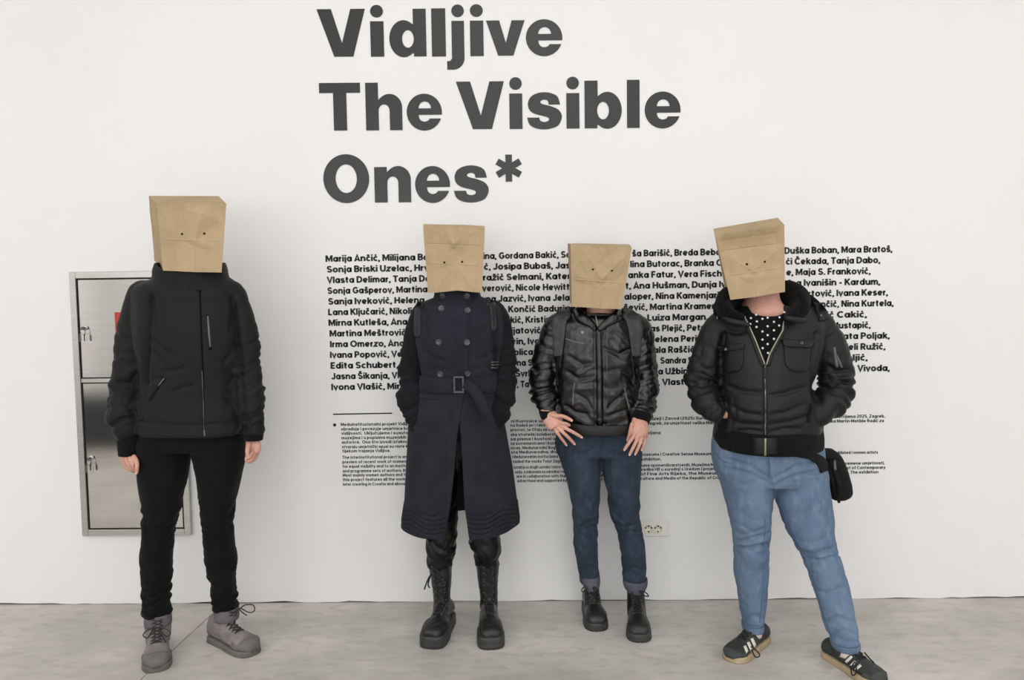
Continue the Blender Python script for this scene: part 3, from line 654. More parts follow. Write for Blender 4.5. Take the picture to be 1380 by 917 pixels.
def make_hand(fingers, palm, seed=0, vox=.0022):
    """fingers: list of [(px,py,Y,r_mm)...]; palm: limb rows (px,py,Y,w)"""
    parts = [limb(palm, 2.0, 0, 18, 4, dr=.55)]
    for f in fingers:
        C = np.array([P(*q[:3]) for q in f]); r = np.array([q[3] for q in f])*.001
        C = cr(C, 3); r = cr(r[:, None], 3)[:, 0]; parts.append(tube(C, r, 12, round_ends=True))
    V, F = remesh(parts, vox, 3); N = normals(V, F)
    return V, F.tolist()
def body(person, parts, hands=(), vox=.009):
    V, F = remesh(parts, vox, 3); mb = MB().add(V, F.tolist())
    for h in hands: mb.add(*h)
    return mb.build('body', mSkin, person)
def nails(person, fingers):
    for f in fingers:
        a = P(*f[-2][:3]); b = P(*f[-1][:3]); d = b-a; d /= np.linalg.norm(d); r = f[-1][3]*.001; n = -ey-d*np.dot(-ey, d); n /= np.linalg.norm(n); u = np.cross(n, d)
        c = b+n*r*.72+d*r*.1; R_ = [ringpts(c-n*r*.2, u, d, r*.62, r*.85, 2.6, 12), ringpts(c+n*r*.2, u, d, r*.55, r*.8, 2.6, 12)]
        obj('nail', *loft(R_), mNail, person)

class Shoe:
    """shoe standing on the floor. toe/heel: floor points in the photo; L length; W width; zs sole thickness"""
    def __init__(s, person, name, heel, toe, L, W, zs, prof, shaft, upper, sole, shaft_m=None, vox=.0032, tread=.0015, flare=1.06, toe_block=.5):
        T = FL(*toe)[:2]; H = FL(*heel)[:2]; d = T-H; d /= np.linalg.norm(d); H = T-d*L
        s.d = np.array([d[0], d[1], 0]); s.u = np.array([-d[1], d[0], 0]); s.H = np.array([H[0], H[1], 0]); s.L, s.W, s.zs = L, W, zs
        rings = []; T_ = cr(prof, 3)   # prof rows: (s 0..1, half width factor, top height)
        for q, wf, top in T_:
            hh = (top-zs*.8)/2; R0 = ringpts(s.H+s.d*q*L+ez*(zs*.8+hh), s.u, ez, W/2*wf, max(.004, hh), 2.5, 26)
            zz = np.clip((R0[:, 2]-zs*.8)/(2*hh), 0, 1); cc = s.H[None]+s.d*q*L; lat = (R0-cc)@s.u; nar = np.interp(q, [0, .2, .45, .62, .8, 1], [.15, .35, .5, .42, .15, .05])
            rings.append(R0-np.outer(lat*nar*zz**1.6, s.u))
        parts = [loft(rings)]
        s.axis = []
        if shaft:
            R_ = []
            for (px, py, Y, wpx, dep) in cr(shaft, 3):
                c = P(px, py, Y); s.axis.append(c); a = wpx/2*mpp(Y); R_.append(ringpts(c, ex if abs(d[1]) > .75 else s.u, s.d if abs(d[1]) <= .75 else -ey, a, dep, 2.1, 26))
            parts.append(loft(R_))
        s.c = Cloth(parts, vox, 5); s.person = person; s.name = name; s.um = upper; s.sm = sole
        s.prof = T_; s.tread = tread; s.flare = flare; s.toe_block = toe_block
    def outline(s, grow=0.0, n=40):
        """sole outline, local (s, t)"""
        pts = []; q = (1-np.cos(np.linspace(0, math.pi, n)))/2
        hw = np.interp(q, [0, .03, .10, .28, .45, .62, .75, .88, .96, 1], [.0, .42, .66, .74, .76, .95, 1.0, .88+.07*s.toe_block, .60+.24*s.toe_block, .0])
        e_ = 2.0+1.0*s.toe_block; hw = np.where(q > .76, 1.0*np.clip(1-(np.clip(q-.76, 0, 1)/.24)**e_, 0, 1)**(1/e_), np.interp(q, [0, .1, .28, .45, .62, .76], [.66, .68, .74, .76, .95, 1.0]))
        hw = np.where(q < .1, .68*np.clip(1-((.1-q)/.1)**2.4, 0, 1)**(1/2.4), hw)
        for a, b in zip(q, hw): pts.append((a*s.L, b*s.W/2))
        pts += [(a, -b) for a, b in pts[-2:0:-1]]; P_ = np.array(pts); c = np.array([s.L*.5, 0]); e = P_-c
        return c+e*(1+grow)
    def done(s, crump=.0015, laces=None, lace_m=None, bow=None, lace_r=.0022, rows_n=6, lace_half=.018, toe_at=.66):
        P0 = s.person; s.c.crumple(22, crump, 4); s.c.bake(1); up = s.c.build(s.name, s.um, P0)
        O = s.outline(); k = len(O); rings = []
        def ring(z, g, tr=0):
            Q = O.copy(); c = np.array([s.L*.5, 0]); e = Q-c; ln = np.linalg.norm(e, axis=1)[:, None]
            gg = g+(tr*np.where(np.arange(k) % 2 == 0, 1, -1))[:, None] if tr else g
            Q = Q+e/ln*gg; return s.H+np.outer(Q[:, 0], s.d)+np.outer(Q[:, 1], s.u)+ez*z
        g = s.W*.5*(s.flare-1); z = s.zs
        for zz, gg, tr in ((0.0, g*.2, s.tread), (.003, g*.9, s.tread), (z*.38, g, s.tread), (z*.42, g*.85, 0), (z*.5, g*1.0, 0), (z*.85, g*.9, 0), (z, g*.4, 0), (z*1.02, -.003, 0)): rings.append(ring(zz, gg, tr))
        sole = obj('sole', *loft(rings), s.sm, up)
        s.up = up
        if laces is not None:
            def at(t, off):
                A0 = s.H+s.d*s.L*toe_at+ez*s.zs; A1 = s.axis[-1]; pf = min(1, t/.5)
                if t < .5: O_ = A0+(s.H+s.d*s.L*.34+ez*(s.zs+.05)-A0)*pf; n = s.d*(.15+.5*pf)+ez*(1-.45*pf)
                else: q = (t-.5)/.5; B0 = s.H+s.d*s.L*.34+ez*(s.zs+.05); n = s.d*(.65+.35*q)+ez*(.55-.5*q); O_ = B0+(A1-B0)*q
                n = n/np.linalg.norm(n); O_ = O_+s.u*off; h = s.c.bvh.ray_cast(Vector(O_+n*.25), Vector(-n), .4)
                return (np.array(h[0])+n*lace_r*.8) if h[0] is not None else O_+n*.03
            mb = MB(); t0, t1 = laces
            ts = np.linspace(t0, t1, rows_n)
            for i in range(rows_n-1):
                for sg in (-1, 1):
                    C = [at(ts[i]+(ts[i+1]-ts[i])*q, sg*lace_half*(1-2*q))+s.d*(.0012*sg)+ez*.001*(sg+1) for q in np.linspace(0, 1, 7)]
                    mb.add(*tube(C, lace_r, 6))
            C = [at(t0, o) for o in np.linspace(-lace_half, lace_half, 6)]; mb.add(*tube(C, lace_r, 6))
            if bow:
                for poly, Y in bow:
                    obj('lace_end', *tube(cr([P(a, b, Y) for a, b in poly], 4), lace_r, 6), lace_m, up)
            mb.build('laces', lace_m, up)
            for i in range(rows_n):
                for sg in (-1, 1):
                    p = at(ts[i], sg*(lace_half+.002)); obj('eyelet', *tube([p-s.u*.001-ez*.002, p+ez*.0005+s.d*.001], [.0036, .003], 8), mZipGrey, up)
        return up
def paper_bag(label, front, back, Yf, Yb, eyes, hcreases, fan, seed, bottom_dip=0):
    """front/back: px corners TL,TR,BR,BL"""
    def face(c4, Ys, nu, nv):
        W = [P(c[0], c[1], y) for c, y in zip(c4, Ys)]; G = np.zeros((nv, nu, 3))
        for i, v in enumerate(np.linspace(0, 1, nv)):
            for j, u in enumerate(np.linspace(0, 1, nu)): G[i, j] = (W[0]*(1-u)+W[1]*u)*(1-v)+(W[3]*(1-u)+W[2]*u)*v
        return G
    nu, nv, nd = 156, 156, 44
    Fg = face(front, Yf, nu, nv); Bg = face(back, Yb, nu, nv)
    n = np.cross(Fg[0, -1]-Fg[0, 0], Fg[-1, 0]-Fg[0, 0]); n = n/np.linalg.norm(n); n = n if n[1] < 0 else -n
    U, Vv = np.meshgrid(np.linspace(0, 1, nu), np.linspace(0, 1, nv))
    edge = np.minimum(np.minimum(U, 1-U)*9, 1)*np.minimum(Vv*9, 1)
    D = np.zeros_like(U)
    tent = lambda d, w_: np.clip(1-np.abs(d)/w_, 0, 1)
    for v0, amp, sl in hcreases:
        dv = Vv-v0-sl*(U-.5); D += 2.2*amp*tent(dv, .45)+.0016*tent(dv, .016)*np.sign(amp)
    for (u0, v0, u1, v1, amp, wd) in fan:
        a = np.array([u0, v0]); b = np.array([u1, v1]); L = np.linalg.norm(b-a); e = (b-a)/L
        tt = ((U-u0)*e[0]+(Vv-v0)*e[1])/L; perp = np.abs(-(U-u0)*e[1]+(Vv-v0)*e[0])
        win = np.clip(tt*4+.2, 0, 1)*np.clip((1-tt)*6+1, 0, 1)
        D += 1.8*amp*tent(perp, wd)*win+(.0014 if abs(u1-u0) < .05 else .0006)*tent(perp, .014)*np.clip(tt*20, 0, 1)*np.clip((1-tt)*20, 0, 1)
    q = np.stack([U.ravel(), Vv.ravel(), np.zeros(U.size)], 1)
    D += .0028*(noise(q*3.1+seed, seed)+.5*(.5-np.abs(noise(q*6+seed, seed+1)))).reshape(U.shape)
    D *= edge; Fg = Fg+n*D[..., None]
    if bottom_dip: Fg[..., 2] += (bottom_dip*np.clip(1-np.abs(U-.55)/.45, 0, 1)*Vv**4)
    mb_V = [Fg.reshape(-1, 3)]; F = []
    keep = []
    er = .0042; ey_c = []
    flat = Fg.reshape(-1, 3); px = PROJ(flat)
    for e in eyes:
        k = int(np.argmin(np.hypot(px[:, 0]-e[0], px[:, 1]-e[1]))); ey_c.append(flat[k].copy())
    Vf = flat.copy()
    hole = np.zeros(len(flat), bool)
    for c in ey_c:
        dl = flat-c; dl = dl-np.outer(dl@n, n); r_ = np.linalg.norm(dl, axis=1); hole |= r_ < er
        m = (r_ >= er) & (r_ < er+.0022); Vf[m] = flat[m]-dl[m]+dl[m]/r_[m][:, None]*er*1.05
    for i in range(nv-1):
        for j in range(nu-1):
            f = [i*nu+j, i*nu+j+1, (i+1)*nu+j+1, (i+1)*nu+j]
            if not hole[f].any(): F.append(f)
    mb = MB().add(Vf, F)
    def sheet(A, Bq, k, seed2, amp=.006, gus=0):
        """sheet between two edges A (m,3) and B (m,3)"""
        m = len(A); G = A[:, None]*(1-np.linspace(0, 1, k))[None, :, None]+Bq[:, None]*np.linspace(0, 1, k)[None, :, None]
        nn = np.cross(Bq[0]-A[0], A[-1]-A[0]); nn = nn/np.linalg.norm(nn); cen = (Fg.mean((0, 1))+Bg.mean((0, 1)))/2
        if np.dot(nn, G.mean((0, 1))-cen) < 0: nn = -nn
        u, v = np.meshgrid(np.linspace(0, 1, k), np.linspace(0, 1, m)); q = np.stack([u.ravel(), v.ravel(), np.zeros(u.size)], 1)
        d_ = (amp*noise(q*3+seed2, seed2)).reshape(u.shape)-gus*np.clip(1-np.abs(u-.5)/.5, 0, 1)
        d_ = d_*np.minimum(np.minimum(u, 1-u)*8, 1)*np.minimum(np.minimum(v, 1-v)*8, 1) if not gus else d_*np.minimum(np.minimum(u, 1-u)*8, 1)*np.minimum(v*4, 1)
        G = G+nn*d_[..., None]; Fq = [[i*k+j, i*k+j+1, (i+1)*k+j+1, (i+1)*k+j] for i in range(m-1) for j in range(k-1)]
        mb.add(G.reshape(-1, 3), Fq)
    sheet(Fg[:, 0], Bg[:, 0], 30, seed+3, .003, .008); sheet(Fg[:, -1], Bg[:, -1], 30, seed+4, .003, .008)
    sheet(Fg[0], Bg[0], 30, seed+5, .003)
    Bq = Bg.reshape(-1, 3)+ey*(.004*noise(np.stack([U.ravel(), Vv.ravel(), U.ravel()*0], 1)*4, seed+8))[:, None]
    mb.add(Bq, [[i*nu+j, i*nu+j+1, (i+1)*nu+j+1, (i+1)*nu+j] for i in range(nv-1) for j in range(nu-1)])
    V, F = mb.get(); o = obj('paper_bag', V, F, mKraft, None, False)
    md = o.modifiers.new('weld', 'WELD'); md.merge_threshold = .0006
    md = o.modifiers.new('thick', 'SOLIDIFY'); md.thickness = .0008; md.offset = 0
    return tag(o, label, 'paper bag', 'paper bags worn over the heads')
mSuedeToe = mat('grey_suede_toe', S(66, 70, 67), S(80, 84, 80), .9, 20, .4, 200, spec=.15)
def band(T, th, name, m, parent, n=2.3, k=72, ridges=0, front_dip=0, u_extra=0, rib=0):
    """open ring of cloth around the body, rows like rows(); outside silhouette at the given pixels"""
    R_ = []; In = []
    for py, xl, xr, Y, b in cr(T, 3):
        A, B = P(xl, py, Y), P(xr, py, Y); a = np.linalg.norm(B-A)/2; u = (B-A)/(2*a); c = (A+B)/2
        r1 = ringpts(c, u, ey, a, b, n, k); r2 = ringpts(c, u, ey, a-th, b-th, n, k)
        if front_dip:
            w_ = np.clip(-(r1[:, 1]-c[1])/b, 0, 1)**2; r1[:, 2] -= front_dip*w_; r2[:, 2] -= front_dip*w_
        if rib:
            s_ = np.where(np.arange(k) % 2 == 0, rib, -rib)[:, None]; e = r1-c; e[:, 2] = 0; r1 = r1+e/np.maximum(np.linalg.norm(e, axis=1)[:, None], 1e-6)*s_
        R_.append(r1); In.append(r2)
    allr = R_+In[::-1]; V, F = loft(allr+[allr[0]], cap=False)
    return obj(name, V, F, m, parent)

# ================================================================== person 1: softshell jacket, black trousers, grey hiking boots
Y1 = -.45
p1 = empty('person', (P(256, 870, Y1)[0], Y1, 0), 'person in black softshell jacket, black skinny trousers and grey hiking boots, arms hanging', 'person')
tor1 = [(371, 216, 298, -.44, .075), (378, 205, 311, -.44, .09), (386, 186, 322, -.44, .105), (400, 180, 327, -.44, .118), (430, 181, 329, -.45, .128), (460, 184, 329, -.455, .13), (491, 191, 327, -.455, .128), (515, 193, 326, -.455, .124), (538, 190, 328, -.455, .125), (560, 188, 328, -.455, .128), (583, 187, 328, -.455, .13)]
armL1 = [(207, 387, -.45, 26), (195, 396, -.45, 38), (188.5, 412, -.45, 41), (181, 445, -.45, 42), (176, 480, -.46, 42), (169, 515, -.475, 40), (165.5, 540, -.49, 41), (165, 562, -.495, 41), (171, 580, -.50, 34), (174, 592, -.50, 27)]
armR1 = [(301, 387, -.45, 26), (311, 395, -.45, 34), (317.5, 412, -.45, 36), (327, 445, -.45, 40), (331, 480, -.46, 38), (334, 515, -.475, 37), (338, 540, -.49, 38), (340, 560, -.495, 37), (341, 575, -.50, 29), (341.5, 584, -.50, 25)]
legs1 = [[(575, 190, 327, -.44, .125), (588, 188.5, 328.5, -.44, .127), (604, 188, 330, -.44, .12)],
         [(592, 188, 256, -.44, .115), (604, 187.5, 256.5, -.44, .11), (620, 187, 254, -.445, .10), (649, 189, 250, -.455, .088), (670, 191.5, 245.4, -.46, .078), (690, 194, 240.5, -.465, .070), (706, 193, 236, -.47, .067), (727, 192, 232.8, -.465, .062), (751, 189.8, 231.8, -.45, .064), (778, 190.8, 230, -.445, .06), (800, 193, 229.5, -.445, .052), (828, 195.5, 229.5, -.45, .052)],
         [(592, 258, 330, -.44, .115), (604, 259.5, 330, -.44, .11), (620, 262.5, 328.5, -.44, .10), (649, 267, 323, -.44, .088), (677, 270.5, 316, -.44, .075), (700, 273, 313.5, -.44, .068), (720, 274.6, 313.7, -.435, .063), (754, 277.7, 317.4, -.42, .064), (782, 283, 317.8, -.415, .058), (800, 284.6, 319, -.415, .052), (820, 287.5, 320.8, -.415, .053)]]
fL1 = [[(167, 622, -.505, 8.5), (170, 629, -.515, 8), (176, 634, -.52, 7.5), (181, 635, -.515, 7)],
       [(165.5, 620, -.50, 8.5), (168, 628, -.505, 8), (174, 634, -.50, 7.5)],
       [(170, 619, -.53, 8.6), (173.5, 627, -.54, 8.4), (178, 633.5, -.535, 8), (180, 636, -.525, 7.2)],
       [(175, 618, -.54, 8.6), (178.5, 627, -.55, 8.2), (181.5, 634, -.545, 7.4)],
       [(180.5, 616, -.53, 10), (184.2, 623, -.55, 9.2), (184.6, 631, -.56, 8), (184.2, 637.5, -.56, 6.8)]]
palL1 = [(174, 598, -.50, 22), (173.5, 610, -.505, 23), (172.5, 618, -.51, 24), (174, 626, -.51, 17)]
fR1 = [[(345, 612, -.50, 8.4), (343, 619, -.515, 8), (337, 623, -.525, 7.5), (332, 621, -.53, 6.8)],
       [(346, 610, -.50, 8.4), (345.5, 616, -.505, 8), (340, 621.5, -.515, 7.4), (334, 620, -.525, 6.8)],
       [(343, 611, -.52, 8.6), (340, 618, -.54, 8.2), (335, 621.5, -.545, 7.2), (331.5, 619.5, -.545, 6.6)],
       [(340, 610, -.53, 8.8), (337, 616, -.55, 8.2), (332.5, 617.5, -.555, 7)],
       [(335.5, 600, -.53, 10), (333.5, 607, -.55, 9), (333.5, 613.5, -.555, 7.8), (332.5, 617, -.555, 6.8)]]
palR1 = [(341.5, 580, -.50, 20), (341, 594, -.50, 20), (341.5, 603, -.505, 22), (341, 611, -.51, 19)]
sh = .02
body(p1, head_parts(258, 318, -.46, 66)+[rows([(350, 238, 278, -.45, .06), (380, 236, 280, -.44, .065)]), rows([(y, l, r, Y, b) for y, l, r, Y, b in tor1[2:]], 2.2, .03), limb(armL1, shrink=.028), limb(armR1, shrink=.028)]+[rows(l, 2.1, sh) for l in legs1]+[tube([P(212, 826, -.45), P(212, 862, -.46), P(211, 885, -.56)], [.024, .03, .026], 12), tube([P(305, 818, -.415), P(305, 850, -.42), P(325, 866, -.49)], [.024, .03, .026], 12)],
     [make_hand(fL1, palL1), make_hand(fR1, palR1)])
nails(p1, [fL1[4], fR1[4]])
jk = Cloth([rows(tor1, 2.3), limb(armL1), limb(armR1)], .0055, 4)
jk.crease([(203, 400), (200, 440), (199, 475), (197, 500), (193, 540), (190, 575)], 3.2, -.013, taper=False)
jk.crease([(313, 405), (318, 440), (322, 475), (324, 500), (327, 540), (328, 575)], 3.2, -.013, taper=False)
jk.bake(1)
jk.fold(armL1, [.15, .2, .5, .9, 1.2, 1.3, .8], 26, .017, 1, rad=.095); jk.fold(armR1, [.15, .2, .4, .9, 1.2, 1.2, .8], 26, .017, 2, rad=.095)
jk.crumple(5, .006, 3, (1, 1, .6)); jk.crumple(13, .003, 4, (1, 1, .8), True)
for c in ([(205, 470), (216, 487), (226, 496)], [(204, 455), (214, 466), (228, 478)], [(316, 468), (309, 482), (300, 490)], [(215, 500), (235, 500), (252, 494)], [(300, 500), (312, 508), (322, 512)], [(196, 520), (206, 512), (222, 509)], [(205, 400), (209, 420), (211, 445)], [(318, 405), (313, 425), (311, 450)], [(230, 530), (245, 523), (262, 520)], [(300, 530), (312, 545), (322, 550)]): jk.crease(c, 3, -.005)
jk.crease([(187, 569), (220, 572), (257, 574), (300, 572), (329, 568)], 1.6, -.004, taper=False)
jk.step([(187, 581), (257, 586), (329, 581)], 1.5, .001)
jk.crease([(269, 380), (271, 440), (273.5, 500), (274.5, 584)], 2.2, -.003, taper=False)
jk.crease([(196, 398), (230, 403), (268, 404)], 1.5, -.0022); jk.crease([(272, 404), (300, 403), (322, 398)], 1.5, -.0022)
jk.bake(1); j1 = jk.build('jacket', mNylon, p1)
obj('zipper', *strip(jk.bvh, [(269, 384), (271, 440), (273.5, 500), (275, 583)], 2.2, .0008, -.57), mZipBlack, j1)
mb = MB().add(*strip(jk.bvh, [(272, 500), (274, 540), (275, 583)], 1.0, .0022, -.57)); mb.build('zip_teeth', mZipGrey, j1)
obj('zip_pull', *strip(jk.bvh, [(275, 580), (276, 588)], [2.4, 2], .004, -.58), mZipGrey, j1)
obj('chest_pocket', *strip(jk.bvh, [(279.5, 424), (281, 445), (283.5, 472)], 3.4, .0012, -.57), mZipBlack, j1)
obj('chest_pocket_zip', *strip(jk.bvh, [(280, 426), (281.5, 448), (283.5, 468)], [2.2, 3, 2], .003, -.57), mZipGrey, j1)
obj('side_pocket', *strip(jk.bvh, [(222.5, 509.5), (212, 523), (201, 540)], 4.2, .0022, -.57), mNylonRib, j1)
obj('side_pocket_zip', *strip(jk.bvh, [(222, 510), (214, 520)], 1.6, .0034, -.57), mZipGrey, j1)
obj('drawstring', *cord(jk.bvh, [(246, 374), (248, 382), (250, 388)], .002, -.57), mZipGrey, j1)
obj('drawstring', *cord(jk.bvh, [(272, 373), (270.5, 380), (269, 386)], .002, -.57), mZipGrey, j1)
obj('toggle', *disc(jk.bvh, 270, 384, .005, .004, -.57), mZipGrey, j1); obj('toggle', *disc(jk.bvh, 249, 386, .005, .004, -.57), mZipGrey, j1)
band([(354, 212, 301, -.45, .108), (362, 209, 304, -.45, .108), (372, 208, 306, -.45, .105), (381, 204, 311, -.45, .105)], .012, 'collar', mNylon, j1, front_dip=.04)
obj('turtleneck', *rows([(362, 222, 290, -.45, .07), (374, 218, 296, -.45, .082), (388, 214, 300, -.45, .09)]), mLegBlack, p1)
band([(585, 160, 187, -.50, .036), (595, 159.5, 187.5, -.50, .037), (605, 160, 187.5, -.50, .036), (614, 161, 186.5, -.50, .033)], .006, 'cuff', mNylonRib, j1, rib=.0006, k=48)
band([(576, 329, 354.5, -.50, .034), (585, 328.5, 354.5, -.50, .034), (593.5, 330, 353.5, -.50, .031)], .006, 'cuff', mNylonRib, j1, rib=.0006, k=48)
tr = Cloth([rows(l, 2.15) for l in legs1], .0055, 9)
for leg, pr in ((1, [0, .1, .1, .5, .2, .25, 1, 1.3]), (2, [0, .1, .1, .5, .2, .25, 1, 1.2])):
    tr.fold([((a[1]+a[2])/2, a[0], a[3]) for a in legs1[leg]], pr, 34, .018, 5+leg, zig=.8)
tr.crumple(11, .003, 6, (1, 1, .8))
for c in ([(195, 712), (210, 716), (233, 707)], [(194, 722), (212, 722), (230, 715)], [(274, 715), (292, 719), (312, 708)], [(276, 726), (295, 726), (314, 718)], [(252, 600), (240, 608), (215, 606)], [(262, 600), (275, 608), (300, 606)]): tr.crease(c, 2.5, -.004)
tr.bake(1); t1 = tr.build('trousers', mLegBlack, p1)
hike = [(0.0, .50, .075), (.04, .62, .11), (.16, .70, .125), (.30, .76, .12), (.45, .82, .10), (.6, .93, .084), (.74, 1.0, .074), (.86, .94, .066), (.95, .74, .056), (1.0, .42, .044)]
def boot_extras(s, up, capx, capm, th=.0035, ztop=.062, zt2=.040):
    R_ = []
    for q in np.linspace(capx, 1.0, 9):
        wf = np.interp(q, s.prof[:, 0], s.prof[:, 1]); top = np.interp(q, s.prof[:, 0], s.prof[:, 2]); top = top+th if q > capx+.1 else s.zs+(top-s.zs)*.75
        hh = (top-s.zs*.7)/2; R_.append(ringpts(s.H+s.d*(q*s.L+(.004 if q == 1 else 0))+ez*(s.zs*.7+hh), s.u, ez, s.W/2*wf+th, hh, 2.6, 26))
    obj('toe_cap', *loft(R_), capm, up)
s = Shoe(p1, 'boot', (214, 870), (211, 907), .285, .106, .024, hike, [(213, 866, -.45, 30, .05), (213, 850, -.455, 33, .052), (213, 838, -.455, 34, .052), (213, 829, -.455, 35, .053)], mBootGrey, mRubberGrey, tread=.002)
up = s.done(laces=(.04, .96), lace_m=mLaceGrey, rows_n=8, lace_half=.018, lace_r=.0026, bow=[([(207, 847), (197, 851), (193, 857), (199, 860), (206, 849)], -.53), ([(212, 846), (223, 848), (230, 854), (224, 858), (213, 847)], -.53), ([(207, 848), (209, 858), (206, 866)], -.55), ([(213, 847), (219, 858), (224, 866)], -.55)])
boot_extras(s, up, .74, mRubberGrey, .002)
band([(826, 197, 229.5, -.455, .052), (834, 196, 230, -.455, .054), (841, 196.5, 230, -.455, .056)], .007, 'boot_collar', mBootPurple, up, n=2.1)
obj('sock', *rows([(812, 291, 319.5, -.42, .046), (822, 292, 319, -.42, .045), (830, 293, 318, -.42, .044)], 2.1), mLegBlack, p1)
s = Shoe(p1, 'boot', (303, 868), (343, 884), .280, .106, .024, hike, [(300, 850, -.425, 26, .05), (302, 838, -.42, 29, .05), (304, 829, -.42, 31, .05), (305.5, 820, -.42, 32, .05)], mBootGrey, mRubberGrey, tread=.002)
up = s.done(laces=(.04, .96), lace_m=mLaceGrey, rows_n=8, lace_half=.018, lace_r=.0026, bow=[([(322, 822), (330, 816), (341, 816), (343, 823), (336, 826), (324, 820)], -.50), ([(323, 822), (328, 827), (333, 830)], -.51), ([(322, 821), (318, 828), (314, 830)], -.50)])
boot_extras(s, up, .74, mRubberGrey, .002)
band([(819, 290, 321, -.42, .05), (827, 289.5, 321.5, -.42, .052), (834, 290, 321, -.42, .054)], .007, 'boot_collar', mBootPurple, up, n=2.1)
paper_bag('brown paper bag over the head above the softshell jacket, left side panel showing', [(211, 274), (305, 275), (298.5, 367.5), (220, 365)], [(200.5, 264.2), (294.5, 264.5), (300, 352), (208.5, 352)],
          [-.60, -.585, -.555, -.565], [-.40, -.385, -.355, -.365], [(245.6, 316), (275.5, 315)], [(.53, .0022, 0)], [(.57, .53, .57, 1, .007, .35), (.70, .05, .57, .53, .008, .30), (.57, .53, .86, .3, -.003, .15)], 2)

# ================================================================== person 2: charcoal wool coat, tall laced platform boots
Y2 = -.28
p2 = empty('person', (P(617, 860, Y2)[0], Y2, 0), 'person in long charcoal belted wool coat and tall black laced platform boots, hands in pockets', 'person')
tor2 = [(400, 590, 647, Y2, .075), (406, 574, 664, Y2, .095), (414, 563, 676, Y2, .108), (428, 559, 680, Y2, .12), (450, 559, 679, Y2-.01, .128), (480, 564, 675, Y2-.01, .125), (505, 568, 670, Y2-.01, .115), (520, 567, 669, Y2-.01, .115), (534, 562, 672, Y2-.01, .12)]
armL2 = [(583, 413, -.28, 20), (575, 419, -.28, 31), (569, 431, -.28, 36), (562, 455, -.27, 37), (557, 490, -.27, 37), (554.5, 515, -.28, 36), (554.5, 540, -.31, 35), (559, 559, -.325, 32), (564.5, 573, -.32, 27), (574, 588, -.295, 19)]
armR2 = [(655, 412, -.28, 20), (663, 418, -.28, 31), (669, 430, -.28, 36), (674, 455, -.27, 37), (677.5, 490, -.27, 37), (678, 515, -.28, 36), (676, 540, -.31, 34), (671, 559, -.325, 30), (666, 573, -.32, 26), (656, 587, -.295, 19)]
legs2 = [[(560, 572, 660, -.20, .06), (600, 568, 664, -.20, .06), (630, 572, 662, -.22, .06)],
         [(620, 572, 616, -.24, .07), (660, 574, 615, -.25, .074), (700, 575.5, 615, -.27, .075), (720, 575.5, 614.5, -.28, .072), (738, 575.5, 614, -.28, .070), (752, 577, 612, -.27, .062), (764, 578.5, 608, -.26, .056)],
         [(620, 620, 664, -.24, .07), (660, 628, 668, -.25, .074), (700, 633, 672, -.27, .075), (720, 634.5, 674, -.28, .072), (738, 636, 675.5, -.28, .070), (752, 640, 675, -.27, .062), (764, 642, 673.5, -.26, .056)]]
body(p2, head_parts(612, 352, -.30, 62)+[rows([(385, 594, 634, -.29, .06), (410, 592, 636, -.28, .065)]), rows(tor2[1:], 2.2, .03), limb(armL2[:-1], shrink=.028), limb(armR2[:-1], shrink=.028), tube([P(566.5, 570, -.33), P(577, 592, -.29), P(582, 606, -.31)], [.02, .034, .015], 12, dr=.6), tube([P(664, 570, -.33), P(655, 592, -.29), P(650, 606, -.31)], [.02, .034, .015], 12, dr=.6)]+[rows(l, 2.1, .02) for l in legs2]
     + [tube([P(594, 760, -.26), P(595, 820, -.26), P(588, 850, -.34)], [.045, .035, .03], 12), tube([P(657, 760, -.26), P(659, 820, -.26), P(661, 850, -.34)], [.045, .035, .03], 12)])
ct = Cloth([rows(tor2, 2.3)], .0055, 4)
ct.crumple(5, .004, 11, (1, 1, .6))
for c in ([(566, 470), (580, 480), (600, 487)], [(672, 470), (655, 482), (640, 488)], [(570, 500), (590, 497), (610, 501)], [(668, 500), (650, 494), (635, 500)], [(572, 415), (576, 440), (574, 465)], [(668, 415), (664, 440), (665, 465)]): ct.crease(c, 3, -.004)
ct.crease([(633, 402), (633.5, 450), (632, 508)], 1.5, -.0045, taper=False); ct.step([(633, 402), (633.5, 450), (632, 508)], 1.2, .0018)
ct.bake(1); c2 = ct.build('coat', mWool, p2); tagl = c2
sv = Cloth([limb(armL2), limb(armR2)], .005, 4)
sv.fold(armL2, [.2, .3, .7, 1, 1.2, .9], 28, .016, 12, rad=.095); sv.fold(armR2, [.2, .3, .7, 1, 1.2, .9], 28, .016, 13, rad=.095); sv.crumple(14, .002, 14)
left = sv.V[:, 0] < P(618, 500, -.3)[0]; sv.bake(1)
for sgn in (True, False):
    idx = np.where(left == sgn)[0]; mp_ = -np.ones(len(sv.V), int); mp_[idx] = np.arange(len(idx)); Fs = mp_[sv.F[left[sv.F[:, 0]] == sgn]]
    obj('sleeve', sv.V[idx], Fs, mWoolSleeve, c2)
